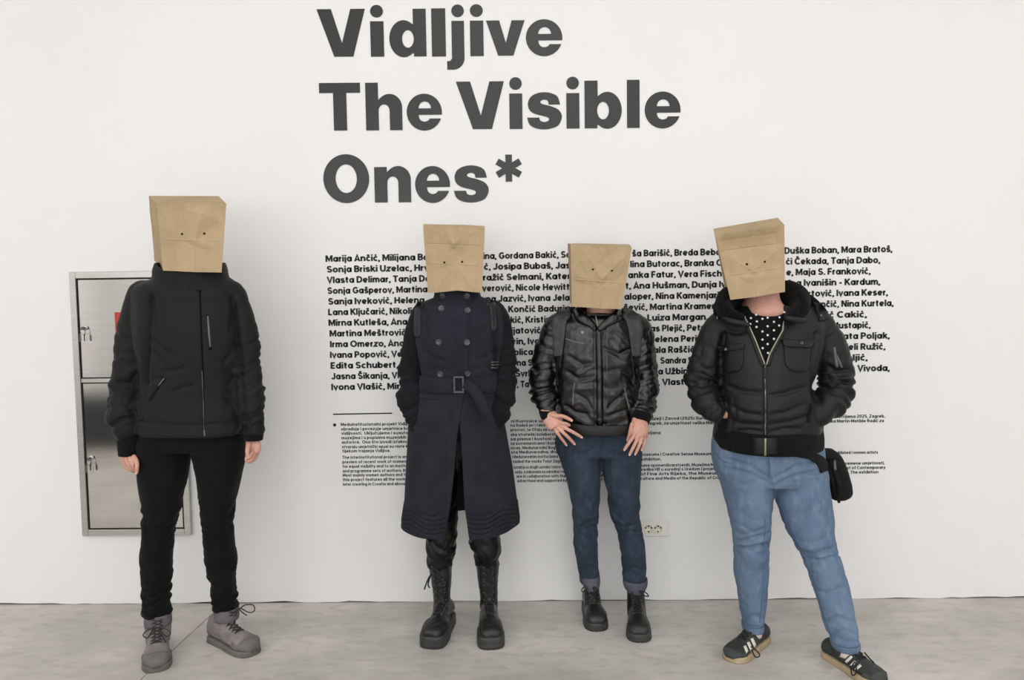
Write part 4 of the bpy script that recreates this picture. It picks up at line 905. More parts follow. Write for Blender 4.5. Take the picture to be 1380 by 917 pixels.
# skirt of the coat: two front panels and the back in one open cloth, lined black inside
def lerp_t(tab, y): tab = np.array(tab, float); return [np.interp(y, tab[:, 0], tab[:, k]) for k in range(1, tab.shape[1])]
sil = [(514, 566.5, 670), (526, 565.5, 670), (545, 560, 673), (580, 551.5, 679), (632, 548.5, 688), (680, 546, 694), (704, 542, 697)]
edg = [(514, 628, 612), (526, 626, 614), (545, 622, 617), (580, 616, 621), (632, 611, 624), (664, 606.5, 625.5), (704, 598, 632)]
nz_, na = 150, 170; G = np.zeros((nz_, na, 3))
for i, y in enumerate(np.linspace(515, 704, nz_)):
    xl, xr = lerp_t(sil, y); el_, er_ = lerp_t(edg, y); A, B = P(xl, y, Y2), P(xr, y, Y2); c = (A+B)/2; a = np.linalg.norm(B-A)/2; b = .118+.055*(y-515)/189
    f = (y-515)/189
    tL = math.acos(np.clip((P(el_, y, Y2-b)[0]-c[0])/a, -1, 1)); tR = math.acos(np.clip((P(er_, y, Y2-b)[0]-c[0])/a, -1, 1))
    for j, q in enumerate(np.linspace(0, 1, na)):
        th = -tR+q*(2*math.pi+tR-tL)   # from right front edge round the back to the left front edge
        pt = c+np.array([a*math.cos(th), b*math.sin(th), 0])
        fl_ = .010*f*math.sin(th*5+1)+.006*f*math.sin(th*9+f*2)
        rad = np.array([math.cos(th)/a, math.sin(th)/b, 0]); rad /= np.linalg.norm(rad); pt = pt+rad*fl_*(.35 if math.sin(th) < .2 else 1)
        if q > .97: pt = pt+np.array([0, -.004, 0])
        if y > 676 and math.sin(th) < .5:   # stitched pleats above the hem
            pt = pt+rad*.0045*math.sin((y-676+3.0*math.sin(th*7))*2*math.pi/5.2)*min(1, max(0, (701-y)/3))
        G[i, j] = pt
Vv = G.reshape(-1, 3); Fs = [[i*na+j, i*na+j+1, (i+1)*na+j+1, (i+1)*na+j] for i in range(nz_-1) for j in range(na-1)]
Vv[:, 2] -= np.clip((Y2-Vv[:, 1])/.15, 0, 1)*.022*np.clip((P(618, 640, Y2)[2]-Vv[:, 2])/.2, 0, 1)
dsp = .004*noise(Vv*6, 31); Vv = Vv+np.outer(dsp, -ey)*(Vv[:, 1] < Y2)[:, None]
sk = obj('coat_skirt', Vv, Fs, mWool, c2); md = sk.modifiers.new('t', 'SOLIDIFY'); md.thickness = .007; md.offset = -1
skb = BVHTree.FromPolygons(Vv.tolist(), Fs)
Nl = .008; ce = np.array([P(620, 600, Y2)[0], Y2]); e = Vv[:, :2]-ce; e /= np.linalg.norm(e, axis=1)[:, None]; Vi = Vv.copy(); Vi[:, :2] -= e*.011; Vi[:, 2] += .004
obj('lining', Vi, Fs, mInside, c2)
band([(505.5, 566, 671, -.29, .123), (512, 565.5, 671.5, -.29, .125), (519, 565.5, 671.5, -.29, .126), (526, 565, 671.5, -.29, .124)], .008, 'belt', mWool, c2, n=2.3)
cb = [ct.bvh, skb]
q = P(618.3, 518.6, -.425)
mb = MB(); hw, hh, t_ = .0215, .034, .0075
for lo, hi in (((-hw, -.006, -hh), (hw, .004, -hh+t_)), ((-hw, -.006, hh-t_), (hw, .004, hh)), ((-hw, -.006, -hh+t_), (-hw+t_, .004, hh-t_)), ((hw-t_, -.006, -hh+t_), (hw, .004, hh-t_))): mb.add(*boxm(q+np.array(lo), q+np.array(hi), .0015))
mb.build('buckle', mHorn, c2, False)
T_ = [(626, 517, -.43, 12), (636, 523, -.44, 14), (645, 535, -.445, 14), (651, 549, -.445, 14), (656, 560, -.44, 12)]
R_ = []
for px, py, Yq, wq in cr(T_, 4): R_.append((P(px, py, Yq), wq/2*mpp(Yq)))
V_ = []; F_ = []
for i, (c, r) in enumerate(R_):
    d = R_[min(i+1, len(R_)-1)][0]-R_[max(i-1, 0)][0]; d /= np.linalg.norm(d); n_ = np.cross(d, ey); n_ /= np.linalg.norm(n_)
    for k, off in enumerate((-1, -.4, .3, 1)): V_.append(c+n_*r*off+ey*(-.004 if k in (1,) else .002))
for i in range(len(R_)-1):
    for k in range(3): a = i*4+k; F_.append([a, a+1, a+5, a+4])
bt = obj('belt_tail', V_, F_, mWool, c2); md = bt.modifiers.new('t', 'SOLIDIFY'); md.thickness = .004
for px, py in ((594.9, 416), (630, 418.5), (591.4, 461.4), (629.4, 461.7), (593.5, 504.5), (630, 504)): obj('button', *disc(ct.bvh, px, py, .0125, .004, -.4), mHorn, c2)
cl = band([(392, 586, 646, -.285, .088), (399, 585, 648, -.285, .092), (407, 582, 653, -.285, .097), (414, 578, 658, -.285, .10)], .010, 'collar', mWool, c2)
clb = BVHTree.FromPolygons([list(np.array(v.co)+origin(c2)*1) for v in cl.data.vertices], [list(p.vertices) for p in cl.data.polygons])
for px in (596.5, 629): obj('button', *disc(clb, px, 399, .0125, .004, -.37), mHorn, c2)
obj('neck_scarf', *rows([(385, 592, 640, -.29, .07), (398, 590, 642, -.29, .076), (410, 588, 645, -.29, .08)]), mShirt, p2)
for c, w_ in (([(561, 562), (567, 578), (573, 592)], 3), ([(676, 560), (668, 575), (661, 590)], 3)): obj('pocket_welt', *strip(skb, c, w_, .003, -.42), mWoolSleeve, c2)
lt = Cloth([rows(l, 2.1) for l in legs2], .0055, 6)
for k in (1, 2): lt.fold([((a[1]+a[2])/2, a[0], a[3]) for a in legs2[k]], [0, 0, .3, .8, 1.2, 1], 26, .012, 20+k, zig=1)
lt.crumple(12, .006, 25); lt.bake(1); lt.build('trousers', mLeather, p2)
plat = [(0.0, .55, .09), (.05, .66, .115), (.18, .72, .13), (.34, .78, .13), (.48, .84, .118), (.62, .93, .104), (.76, .98, .096), (.88, .92, .088), (.96, .74, .078), (1.0, .5, .066)]
for heel, toe, shf, bow in (((600, 845), (580, 875.5), [(594, 842, -.27, 24, .05), (595, 824, -.27, 24.5, .048), (595.3, 804, -.265, 24, .048), (595, 783, -.26, 28, .052), (594, 768, -.26, 31, .057), (593.5, 757, -.26, 33.5, .06)],
                       [([(581, 774), (577, 781), (573, 791), (572, 795)], -.33), ([(581, 774), (577, 787), (579, 793)], -.33)]),
                      ((659, 845), (662.5, 876.5), [(659, 842, -.27, 24, .05), (659, 824, -.27, 24.5, .048), (659, 804, -.265, 25, .048), (657.5, 783, -.26, 28, .052), (657.3, 768, -.26, 30.5, .057), (657, 757, -.26, 32.5, .06)], None)):
    s = Shoe(p2, 'boot', heel, toe, .270, .108, .050, plat, shf, mBootGrain, mRubberBlack, tread=.0008, flare=1.10, toe_block=1.0)
    table = [(q[0], q[1], q[2]) for q in shf]
    s.c.fold(table, [.3, 1.2, .6, .4, .3, .2], 30, .006, 41, zig=.8)
    s.c.bake(1)
    up = s.done(laces=(.12, .98), lace_m=mLace, rows_n=12, lace_half=.017, lace_r=.003, bow=bow)
    MB().add(*strip(s.c.bvh, [(shf[-1][0]-shf[-1][3]/2+1, 760), (shf[-1][0], 762), (shf[-1][0]+shf[-1][3]/2-1, 760)], 5, .003, -.31)).build('strap', mLeather, up)
paper_bag('brown paper bag over the head above the charcoal wool coat, facing straight ahead', [(570, 302.8), (653.3, 305.6), (649.2, 395), (576.8, 395)], [(572, 302.2), (652.3, 304.6), (646, 388), (580, 388)],
          [-.42, -.42, -.40, -.40], [-.22, -.22, -.2, -.2], [(598.7, 354), (622.8, 353)], [(.285, -.0025, .02), (.57, .0025, .02)], [(.52, .0, .52, 1, .006, .4), (.52, .57, .2, .95, .003, .12), (.52, .57, .85, .95, .003, .12), (.3, .0, .5, .28, .004, .15), (.75, .0, .5, .28, .004, .15)], 5, .011)

# ================================================================== person 3: glossy black padded jacket, slate jeans
Y3 = -.21
p3 = empty('person', (P(825, 850, Y3)[0], Y3, 0), 'person in shiny black padded jacket and cuffed slate jeans, thumbs hooked at front pockets', 'person')
tor3 = [(421, 782, 832, Y3, .07), (427, 762, 848, Y3, .095), (436, 748, 857, Y3, .11), (455, 742, 862, Y3, .12), (480, 744, 863, Y3-.01, .125), (505, 748, 861.5, Y3-.015, .122), (525, 750, 862.5, Y3-.015, .122), (545, 749.5, 862, Y3-.015, .125), (560, 752, 860, Y3-.01, .125), (570, 756, 858, Y3-.01, .12)]
armL3 = [(765, 430, -.21, 24), (755, 437, -.21, 33), (746, 451, -.21, 37), (737.5, 480, -.21, 38), (732, 508, -.22, 36), (733, 530, -.25, 33), (736.5, 548, -.29, 28), (739, 558, -.31, 22)]
armR3 = [(845, 430, -.21, 24), (854, 437, -.21, 33), (861.5, 451, -.21, 37), (867, 480, -.21, 36), (869, 508, -.22, 35), (869.5, 532, -.24, 34), (867, 553, -.28, 30), (862.5, 566, -.31, 25)]
legs3 = [[(566, 755, 859, -.21, .115), (580, 751, 862, -.21, .115), (597, 748, 864.5, -.21, .118), (612, 751, 865, -.215, .112)],
         [(600, 749, 809, -.215, .108), (614, 753.5, 809.5, -.215, .102), (630, 758.5, 809, -.215, .095), (644, 763, 808.6, -.215, .09), (665, 768, 808, -.215, .082), (680, 770.5, 807, -.215, .076), (700, 772, 805.2, -.22, .07), (712, 772.5, 804, -.22, .068), (727, 773, 804.4, -.215, .064), (748, 775.5, 805.2, -.20, .066), (766, 779, 806.5, -.19, .06), (786, 783, 807, -.185, .053)],
         [(600, 808, 865, -.215, .108), (614, 810, 864.8, -.215, .102), (630, 811.5, 864, -.22, .095), (647, 814.5, 863, -.225, .09), (665, 819, 862, -.23, .082), (680, 822, 861.6, -.235, .076), (700, 826, 862.6, -.245, .07), (716, 831, 865, -.25, .068), (730, 834.5, 867.5, -.25, .064), (748, 836.7, 869.6, -.245, .066), (766, 839, 871, -.24, .06), (790, 843, 869, -.235, .055)]]
f3L = [[(742, 559, -.335, 9.5), (749, 561, -.345, 9.2), (757, 561, -.352, 8.6), (765, 564, -.358, 8), (770, 566.8, -.36, 7.2)],
       [(750, 567, -.34, 8.6), (757, 570.5, -.352, 8.4), (763, 571.5, -.355, 8), (767, 573.2, -.35, 7.4)],
       [(751, 571, -.34, 8.4), (761, 577, -.353, 8.2), (769, 581, -.357, 7.8), (777, 585.5, -.355, 7.2), (783.5, 589.5, -.35, 6.4)],
       [(748, 573, -.335, 8.4), (756, 580.5, -.35, 8.2), (763, 587, -.355, 7.6), (769, 593, -.352, 7.0), (773.8, 598.2, -.345, 6.3)],
       [(744, 573, -.33, 8.2), (750, 582, -.343, 7.6), (755, 589, -.345, 7.0), (759.5, 595, -.342, 6.4), (763, 599.8, -.336, 5.8)]]
pal3L = [(736, 548, -.30, 17), (737, 555, -.315, 18), (741.5, 563, -.325, 22), (747, 570, -.333, 25), (750.5, 575, -.338, 21)]
f3R = [[(852, 572, -.345, 9.5), (850, 580, -.345, 9), (848, 588, -.338, 8), (846, 594, -.332, 7)],
       [(857, 583, -.35, 8.4), (851.5, 592, -.358, 8.2), (846.5, 599, -.36, 7.6), (841.8, 606, -.355, 6.5)],
       [(861.5, 585, -.35, 8.4), (857.5, 595, -.358, 8.2), (853, 604, -.36, 7.6), (848.8, 612.5, -.355, 6.5)],
       [(866, 586, -.345, 8.4), (863.5, 595, -.352, 8.0), (860, 604, -.354, 7.4), (856.2, 612, -.35, 6.4)],
       [(870, 584, -.335, 8), (869.5, 592, -.34, 7.4), (867.5, 600, -.342, 6.8), (864.8, 606.5, -.34, 5.8)]]
pal3R = [(862.5, 560, -.315, 19), (862, 568, -.325, 22), (862, 576, -.335, 24), (863.5, 584, -.342, 22), (864, 589, -.345, 18)]
body(p3, head_parts(809, 372, -.24, 60)+[rows([(402, 793, 829, -.22, .058), (432, 788, 832, -.21, .07)]), rows(tor3[1:], 2.2, .032), limb(armL3, shrink=.028), limb(armR3, shrink=.028)]+[rows(l, 2.1, .02) for l in legs3]
     + [tube([P(796, 780, -.19), P(797, 815, -.19), P(801, 835, -.25)], [.036, .034, .03], 12), tube([P(856, 790, -.24), P(858, 825, -.25), P(861, 845, -.33)], [.036, .034, .03], 12)], [make_hand(f3L, pal3L), make_hand(f3R, pal3R)])
nails(p3, [f3L[0], f3L[2], f3L[3], f3L[4], f3R[1], f3R[2], f3R[3], f3R[4]])
jk = Cloth([rows(tor3, 2.3), limb(armL3), limb(armR3)], .005, 4)
jk.crease([(757, 450), (754, 480), (751, 510)], 3, -.012, taper=False); jk.crease([(853, 450), (857, 480), (861, 510)], 3, -.012, taper=False); jk.bake(1)
jk.fold(armL3, [.4, .6, .8, 1.2, 1.2, .9], 32, .014, 51, zig=.9, rad=.095); jk.fold(armR3, [.4, .6, .8, 1.2, 1.2, .9], 32, .014, 52, zig=.9, rad=.095)
jk.fold([(805, 425, Y3), (806, 500, Y3), (806, 575, Y3)], [.3, .6, .7, .9, .8, 1, 1], 22, .008, 53, zig=1.4, rad=.24); jk.crumple(16, .006, 54)
for c in ([(765, 480), (785, 492), (800, 490)], [(762, 500), (780, 512), (800, 508)], [(815, 470), (835, 478), (850, 470)], [(818, 500), (836, 498), (855, 506)], [(775, 530), (790, 540), (800, 556)], [(845, 528), (830, 540), (818, 552)], [(760, 545), (775, 556), (795, 560)], [(818, 562), (838, 556), (856, 548)]): jk.crease(c, 2.6, -.006)
jk.crease([(802, 440), (802, 500), (802.5, 574)], 1.4, -.005, taper=False); jk.crease([(814, 440), (814, 500), (814, 574)], 1.4, -.005, taper=False)
jk.bake(1); j3 = jk.build('jacket', mPuffer, p3)
obj('placket', *strip(jk.bvh, [(806, 440), (808, 500), (808.5, 574)], 8, .003, -.34), mPuffer, j3)
band([(563, 754, 860, -.22, .132), (570, 755, 860, -.22, .136), (577, 759, 857, -.22, .133)], .010, 'hem_band', mPufferHem, j3, n=2.3, front_dip=.014)
for c, lb in (([(762, 457), (775, 461), (789, 464)], 'chest_pocket_zip'), ([(774, 516), (772.5, 530), (772, 547)], 'pocket_zip'), ([(841.5, 523), (844, 535), (847, 547)], 'pocket_zip')): obj(lb, *strip(jk.bvh, c, 1.8, .002, -.34), mZipGrey, j3)
obj('zip_pull', *strip(jk.bvh, [(847, 545), (847.5, 552)], 2, .003, -.34), mZip, j3)
obj('snap', *disc(jk.bvh, 785, 448, .006, .003, -.34), mZip, j3)
for tb in ([(776, 417, -.22, 15), (783, 427, -.31, 15), (797, 437, -.325, 11), (803, 445, -.325, 6)], [(838, 418, -.22, 15), (831, 427, -.31, 15), (817, 436, -.325, 11), (806, 446, -.325, 6)]): obj('collar_flap', *limb(tb, dr=.55), mPuffer, j3)
band([(414, 777, 837, -.215, .085), (420, 774, 840, -.215, .09), (428, 769, 845, -.215, .095)], .012, 'collar', mPuffer, j3, front_dip=.03)
obj('collar_zip', *tube(cr([P(803, 425, -.322), P(804, 432, -.335), P(806, 440, -.338)], 3), .0022, 6), mZip, j3)
band([(553, 726, 748.5, -.30, .032), (560, 727.5, 748, -.31, .031), (565, 729.5, 747, -.315, .028)], .007, 'cuff', mNylonRib, j3, rib=.0005, k=44)
obj('cuff', *limb([(866.5, 552, -.285, 30), (864, 561, -.30, 28.5), (862.5, 569, -.312, 25)], dr=.9), mNylonRib, j3)
def jeans(person, legs, m, seed, knees, dist=26, amp=.006):
    t = Cloth([rows(l, 2.15) for l in legs], .0042, 14)
    for k in (1, 2): t.fold([((a[1]+a[2])/2, a[0], a[3]) for a in legs[k]], knees, dist, amp, seed+k, zig=1.1)
    t.crumple(7, .004, seed+3, (1, 1, .7)); return t
tj = jeans(p3, legs3, mDenimDark, 60, [.25, .15, .2, .8, .9, .4, .4, .9], 26, .009)
for c in ([(773, 716), (785, 708), (804, 702)], [(774, 722), (790, 716), (805, 712)], [(775, 706), (786, 712), (803, 718)], [(832, 722), (845, 716), (865, 718)], [(836, 730), (850, 722), (866, 726)], [(830, 706), (845, 708), (862, 712)], [(808, 604), (790, 614), (765, 612)], [(811, 606), (830, 616), (855, 612)], [(808, 600), (785, 604)], [(812, 600), (835, 603)], [(778, 768), (792, 764), (805, 768)], [(838, 772), (852, 766), (870, 770)]): tj.crease(c, 2.4, -.004)
[tj.crease(c, 1.6, -.006) for c in ([(773, 713), (788, 706), (805, 700)], [(774, 720), (790, 713), (805, 708)], [(834, 724), (848, 716), (867, 716)], [(829, 708), (845, 712), (863, 705)], [(812, 602), (835, 612), (858, 610)], [(806, 602), (785, 612), (762, 606)])]; tj.crease([(809.5, 588), (809.5, 626)], 1.4, -.005); tj.bake(1); t3 = tj.build('jeans', mDenimDark, p3)
obj('fly_seam', *strip(tj.bvh, [(812, 590), (812, 604), (809.5, 612)], .9, .0012, -.33), mSeamDark, t3)
for T_ in ([(774, 781, 808, -.185, .062), (780, 782, 808.7, -.185, .063), (786, 784, 808.5, -.185, .062), (791.5, 787, 807.5, -.185, .058)], [(780, 839.5, 872.5, -.235, .063), (786, 839.5, 872.5, -.235, .064), (792, 841.5, 870.5, -.235, .062), (796.5, 845, 867, -.235, .056)]): band(T_, .008, 'turn_up', mDenimCuff, t3, n=2.1)
comb = [(0.0, .55, .07), (.05, .66, .10), (.18, .72, .115), (.34, .78, .115), (.48, .84, .104), (.62, .93, .09), (.76, 1.0, .08), (.88, .93, .072), (.96, .75, .06), (1.0, .45, .046)]
for heel, toe, shf, bow in (((796, 826), (806, 852), [(798.5, 822, -.20, 25, .05), (798.5, 812, -.195, 24, .048), (797.5, 800, -.19, 22.5, .046), (797, 790, -.19, 21, .045)], [([(789, 790), (784, 795), (786, 798), (792, 792)], -.24), ([(800, 791), (806, 796), (803, 800), (799, 792)], -.25)]),
                      ((858, 836), (862, 867), [(858.5, 830, -.25, 26, .05), (857.5, 818, -.245, 25, .048), (857, 806, -.24, 24, .046), (856.5, 796, -.24, 23, .045)], [([(862, 797), (870, 799), (874, 804), (868, 803), (862, 798)], -.30), ([(853, 798), (850, 806)], -.31)])):
    s = Shoe(p3, 'boot', heel, toe, .262, .100, .034, comb, shf, mBootGrain, mRubberBlack, tread=.0022)
    up = s.done(laces=(.08, .98), lace_m=mLace, rows_n=7, lace_half=.016, lace_r=.0026, bow=bow)
paper_bag('brown paper bag over the head above the shiny padded jacket, slightly wider at its top', [(769, 330), (851.5, 334), (837.3, 417), (770.5, 413.5)], [(765, 328.3), (848, 329.5), (834, 410), (768.5, 408)],
          [-.36, -.36, -.335, -.335], [-.165, -.16, -.135, -.14], [(799, 363.5), (825, 364.9)], [(.56, .0028, .02)], [(.56, .56, .56, 1, .008, .35), (.2, .05, .53, .52, .006, .2), (.95, .1, .56, .52, .006, .2), (.56, .56, .1, .5, .002, .1)], 9)

# ================================================================== person 4: bomber jacket, light jeans, black trainers
Y4 = -.43
p4 = empty('person', (P(1050, 880, Y4)[0], Y4, 0), 'person in black bomber jacket and light blue jeans with black trainers, hands in jacket pockets', 'person')
tor4 = [(412, 992, 1082, Y4, .085), (420, 980, 1096, Y4, .105), (430, 970, 1106, Y4, .12), (445, 964, 1110, Y4, .135), (465, 964, 1108, Y4, .148), (490, 967, 1100, Y4-.01, .155), (512, 969, 1094, Y4-.015, .155), (530, 968, 1095, Y4-.02, .158), (550, 967, 1099, Y4-.02, .162), (570, 965, 1104, Y4-.01, .162), (588, 963, 1106, Y4-.01, .158)]
armL4 = [(997, 424, -.43, 28), (984, 430, -.43, 38), (972, 443, -.43, 44), (962, 462, -.43, 48), (953, 484, -.43, 48), (945.5, 505, -.44, 45), (944, 522, -.46, 43), (951, 541, -.50, 40), (962, 553, -.53, 34), (972, 559, -.53, 27)]
armR4 = [(1083, 424, -.43, 28), (1094, 430, -.43, 38), (1104.5, 443, -.43, 43), (1114, 462, -.43, 46), (1121, 484, -.43, 47), (1128, 504, -.44, 46), (1127, 524, -.46, 44), (1118, 543, -.50, 42), (1106, 556, -.53, 35), (1096, 561, -.53, 27)]
legs4 = [[(580, 963, 1106, -.43, .15), (603, 959, 1109, -.43, .152), (626, 961.5, 1111, -.43, .145), (650, 971, 1114, -.43, .13)],
         [(630, 963, 1041, -.43, .135), (650, 971, 1041.5, -.43, .125), (668, 976, 1040.5, -.43, .115), (690, 982.5, 1038.5, -.435, .105), (713, 986.5, 1036.5, -.44, .095), (735, 988.7, 1035, -.445, .086), (756, 989.5, 1034.5, -.445, .084), (778, 991.5, 1034, -.445, .08), (809, 996.5, 1032.3, -.46, .07), (828, 999, 1030.5, -.47, .062), (845, 1000.5, 1028.5, -.475, .056)],
         [(630, 1040, 1112, -.43, .135), (650, 1041.5, 1114, -.435, .125), (669, 1044, 1117, -.45, .118), (686, 1050, 1119.5, -.46, .11), (700, 1055.7, 1121, -.475, .104), (727, 1067, 1125, -.50, .094), (742, 1075, 1128, -.515, .09), (754, 1082.5, 1132, -.525, .088), (786, 1094.6, 1141, -.555, .082), (825, 1106.5, 1149.5, -.595, .072), (850, 1115, 1154.5, -.62, .062), (869, 1121.5, 1157, -.64, .058)]]
skin4L = [(967, 550, -.53, 7), (973, 556, -.54, 10), (983, 564, -.49, 15)]
skin4R = [(1100, 552, -.53, 7), (1094, 557, -.545, 10), (1084, 565, -.49, 15)]
body(p4, head_parts(1022, 352, -.46, 68)+[rows([(385, 1005, 1048, -.45, .062), (403, 1004, 1050, -.45, .072), (413, 1000, 1055, -.445, .10), (422, 997, 1060, -.445, .112), (430, 997, 1060, -.44, .09)]), rows(tor4[1:], 2.2, .035), limb(armL4[:-1], shrink=.028), limb(armR4[:-1], shrink=.028), limb(skin4L, dr=.8), limb(skin4R, dr=.8)]+[rows(l, 2.1, .02) for l in legs4]
     + [tube([P(1014, 840, -.48), P(1013, 856, -.48), P(1003, 874, -.54)], [.036, .034, .028], 12), tube([P(1141, 866, -.64), P(1144, 884, -.645), P(1160, 900, -.71)], [.036, .034, .028], 12)])
jk = Cloth([rows(tor4, 2.3), limb(armL4), limb(armR4)], .0058, 4)
jk.crease([(975, 450), (972, 480), (971, 512), (969, 540)], 3, -.014, taper=False); jk.crease([(1100, 450), (1097, 480), (1095, 512), (1098, 540)], 3, -.014, taper=False); jk.bake(1)
jk.fold(armL4, [.1, .25, .7, 1.2, 1.2, .8, .6], 24, .022, 71, zig=1, rad=.095); jk.fold(armR4, [.1, .25, .7, 1.2, 1.2, .8, .6], 24, .022, 72, zig=1, rad=.095)
jk.crumple(5, .006, 73, (1, 1, .7)); jk.crumple(13, .003, 74, (1, 1, 1.6), box=(960, 500, 1110, 592))
for c in ([(985, 548), (1005, 558), (1028, 560)], [(1036, 560), (1060, 556), (1085, 545)], [(978, 565), (1000, 572), (1028, 573)], [(1036, 573), (1065, 569), (1092, 560)], [(980, 520), (1000, 528), (1028, 530)], [(1036, 534), (1060, 530), (1085, 522)], [(990, 582), (1010, 580), (1028, 583)], [(1036, 584), (1055, 578), (1080, 578)], [(940, 490), (952, 498), (965, 497)], [(1115, 492), (1126, 500), (1144, 497)], [(930, 515), (945, 520), (962, 516)], [(1108, 518), (1125, 521), (1146, 514)], [(1110, 505), (1128, 508), (1145, 505)], [(978, 445), (990, 449), (1005, 447)]): jk.crease(c, 2.8, -.007)
jk.crease([(1031, 494), (1031.5, 590)], 1.8, -.004, taper=False); jk.bake(1); j4 = jk.build('jacket', mBomber, p4)
obj('zipper', *strip(jk.bvh, [(1031, 493), (1031.5, 540), (1031.5, 588)], 6, .0035, -.6), mBomber, j4)
obj('zip_teeth', *strip(jk.bvh, [(1031, 493), (1031.5, 540), (1031.3, 588)], 2.2, .0055, -.6), mZip, j4)
bd = band([(572, 965.5, 1103.5, -.44, .165), (580, 963.5, 1105.5, -.44, .168), (590, 962.5, 1106.5, -.44, .168), (600, 964, 1106, -.44, .163)], .014, 'waistband', mNylonRib, j4, n=2.3, k=160, rib=.0007, front_dip=.014)
bdb = BVHTree.FromPolygons([list(np.array(v.co)+origin(j4)*1) for v in bd.data.vertices], [list(p.vertices) for p in bd.data.polygons])
obj('band_tab', *strip(bdb, [(1031, 583), (1031, 613)], 32, .004, -.6, nacross=5), mBomber, j4)
obj('zip_teeth', *strip(bdb, [(1031.3, 583), (1031, 614)], 2.2, .006, -.6), mZip, j4)
# open neck: dotted top, zip edges, collar flaps
Vneck = []
def vee(y): return np.interp(y, [408, 424, 440, 460, 480, 493], [1001, 1003, 1011, 1019, 1026, 1030.5]), np.interp(y, [402, 418, 432, 450, 470, 493], [1058, 1058, 1056, 1050, 1040, 1031.5])
rowsY = np.linspace(421, 493, 30); pts = np.zeros((30, 13, 2))
for i, y in enumerate(rowsY):
    a, b = vee(y)
    for j, u in enumerate(np.linspace(0, 1, 13)): pts[i, j] = (a+(b-a)*u, y+(7*math.sin(math.pi*u)-5*u-.5)*max(0, 1-i/8))
obj('top', *drape_grid(jk.bvh, pts, .003, -.55, 2), mShirt, p4)
V_, F_ = drape_grid(jk.bvh, pts, .003, -.55, 2); shb = BVHTree.FromPolygons(V_.tolist(), F_)
dots = [(1003, 427), (1012, 429), (1019, 424.5), (1027.5, 430), (1034.5, 428.5), (1043, 434), (1050.5, 428), (1019.5, 441), (1027.5, 447), (1034.5, 440), (1043, 445.5), (1050, 439), (1027.5, 458), (1034.5, 452), (1043, 457), (1027.8, 469.5), (1034.5, 464), (1035, 476), (1011, 437), (1020, 433.5), (1057, 421)]
for px, py in dots: obj('dot', *disc(shb, px, py, .0042, .0008, -.57, 12, False), mDot, p4)
zl = [(1003, 427), (1010, 441), (1018, 459), (1025, 478), (1031, 493)]; zr = [(1061, 430), (1055, 434), (1054.5, 445), (1046, 460), (1037, 477), (1032, 493)]
for z in (zl, zr):
    sgn = -1 if z is zl else 1
    obj('zip_tape', *strip(jk.bvh, [(a+sgn*2.5, b) for a, b in z], 6, .007, -.57), mBomber, j4); obj('zip_edge', *strip(jk.bvh, z, 1.7, .0095, -.57), mZip, j4)
colL = Cloth([limb([(1012, 398, -.36, 30), (992, 399, -.40, 34), (978, 407, -.46, 34), (977, 418, -.53, 30), (988, 427, -.575, 22), (1003, 431, -.59, 15)], dr=.7), limb([(975, 404, -.42, 16), (969, 414, -.46, 16), (968, 425, -.49, 14)], dr=.8)], .005, 4)
colL.crumple(16, .003, 81); colL.crease([(980, 400), (974, 412), (982, 425)], 2.5, -.006); colL.bake(1); cfl = colL.build('collar', mBomberPile, j4)
colR = Cloth([limb([(1040, 396, -.36, 30), (1062, 395, -.40, 34), (1076, 404, -.46, 36), (1079, 416, -.53, 32), (1071, 427, -.575, 22), (1059, 431, -.59, 13)], dr=.7), limb([(1078, 402, -.40, 26), (1092, 410, -.42, 22), (1104, 420, -.44, 18)], dr=.6)], .005, 4)
colR.crumple(16, .003, 82); colR.crease([(1073, 396), (1082, 408), (1076, 424)], 2.5, -.006); colR.bake(1); colR.build('collar', mBomberPile, j4)
obj('collar_edge', *limb([(973, 429, -.57, 7), (986, 433, -.60, 8), (1000, 436, -.605, 8), (1010, 439, -.60, 5)], dr=.8), mBomber, j4)
obj('collar_edge', *limb([(1057, 428, -.60, 6), (1070, 431, -.605, 8), (1084, 432.5, -.59, 7)], dr=.8), mBomber, j4)
allb = [jk.bvh, colR.bvh]
obj('hood_tab', *patch(allb, [(1096, 408), (1108, 411), (1117, 430), (1104, 434)], 6, 8, .008, -.5, 2), mBomber, j4)
for px, py in ((967, 427), (1104, 427), (1078, 462), (981, 471)): obj('snap', *disc(allb+[colL.bvh], px, py, .0045, .010 if px == 1104 else .008, -.5), mZip, j4)
def pocket(c4, f4):
    obj('pocket', *patch(jk.bvh, c4, 14, 12, .007, -.58, 2, .5), mBomber, j4); obj('pocket_flap', *patch(jk.bvh, f4, 14, 6, .013, -.58, 2, .15), mBomber, j4)
pocket([(972, 470), (1002, 468), (1002, 500), (976, 504)], [(966, 467), (1003, 463), (1004, 471), (968, 476)])
pocket([(1056, 466), (1094, 468), (1091, 502), (1058, 500)], [(1054, 458), (1098, 460), (1097, 470), (1054, 468)])
for px, py in ((1078, 463), (981, 471)): obj('snap', *disc(jk.bvh, px, py, .005, .015, -.58), mZip, j4)
obj('sleeve_pocket_zip', *strip(jk.bvh, [(1124, 468), (1126, 482), (1128, 495)], [2.5, 4.5, 4], .004, -.5), mZipGrey, j4)
obj('sleeve_ribbon', *strip(jk.bvh, [(1127, 479), (1131, 488), (1134, 495)], 2.4, .005, -.5), mZipGrey, j4)
for c in ([(972, 543), (976, 556), (979, 570)], [(1094, 545), (1091, 558), (1089, 570)]): obj('slash_pocket', *strip(jk.bvh, c, 4, .004, -.6), mNylonRib, j4)
for q in (armL4, armR4):
    obj('cuff', *limb([(q[-2][0]+(q[-1][0]-q[-2][0])*.3, q[-2][1]+1, q[-2][2]-.005, 29), (q[-1][0], q[-1][1], q[-1][2]-.01, 25)], dr=.9), mNylonRib, j4)
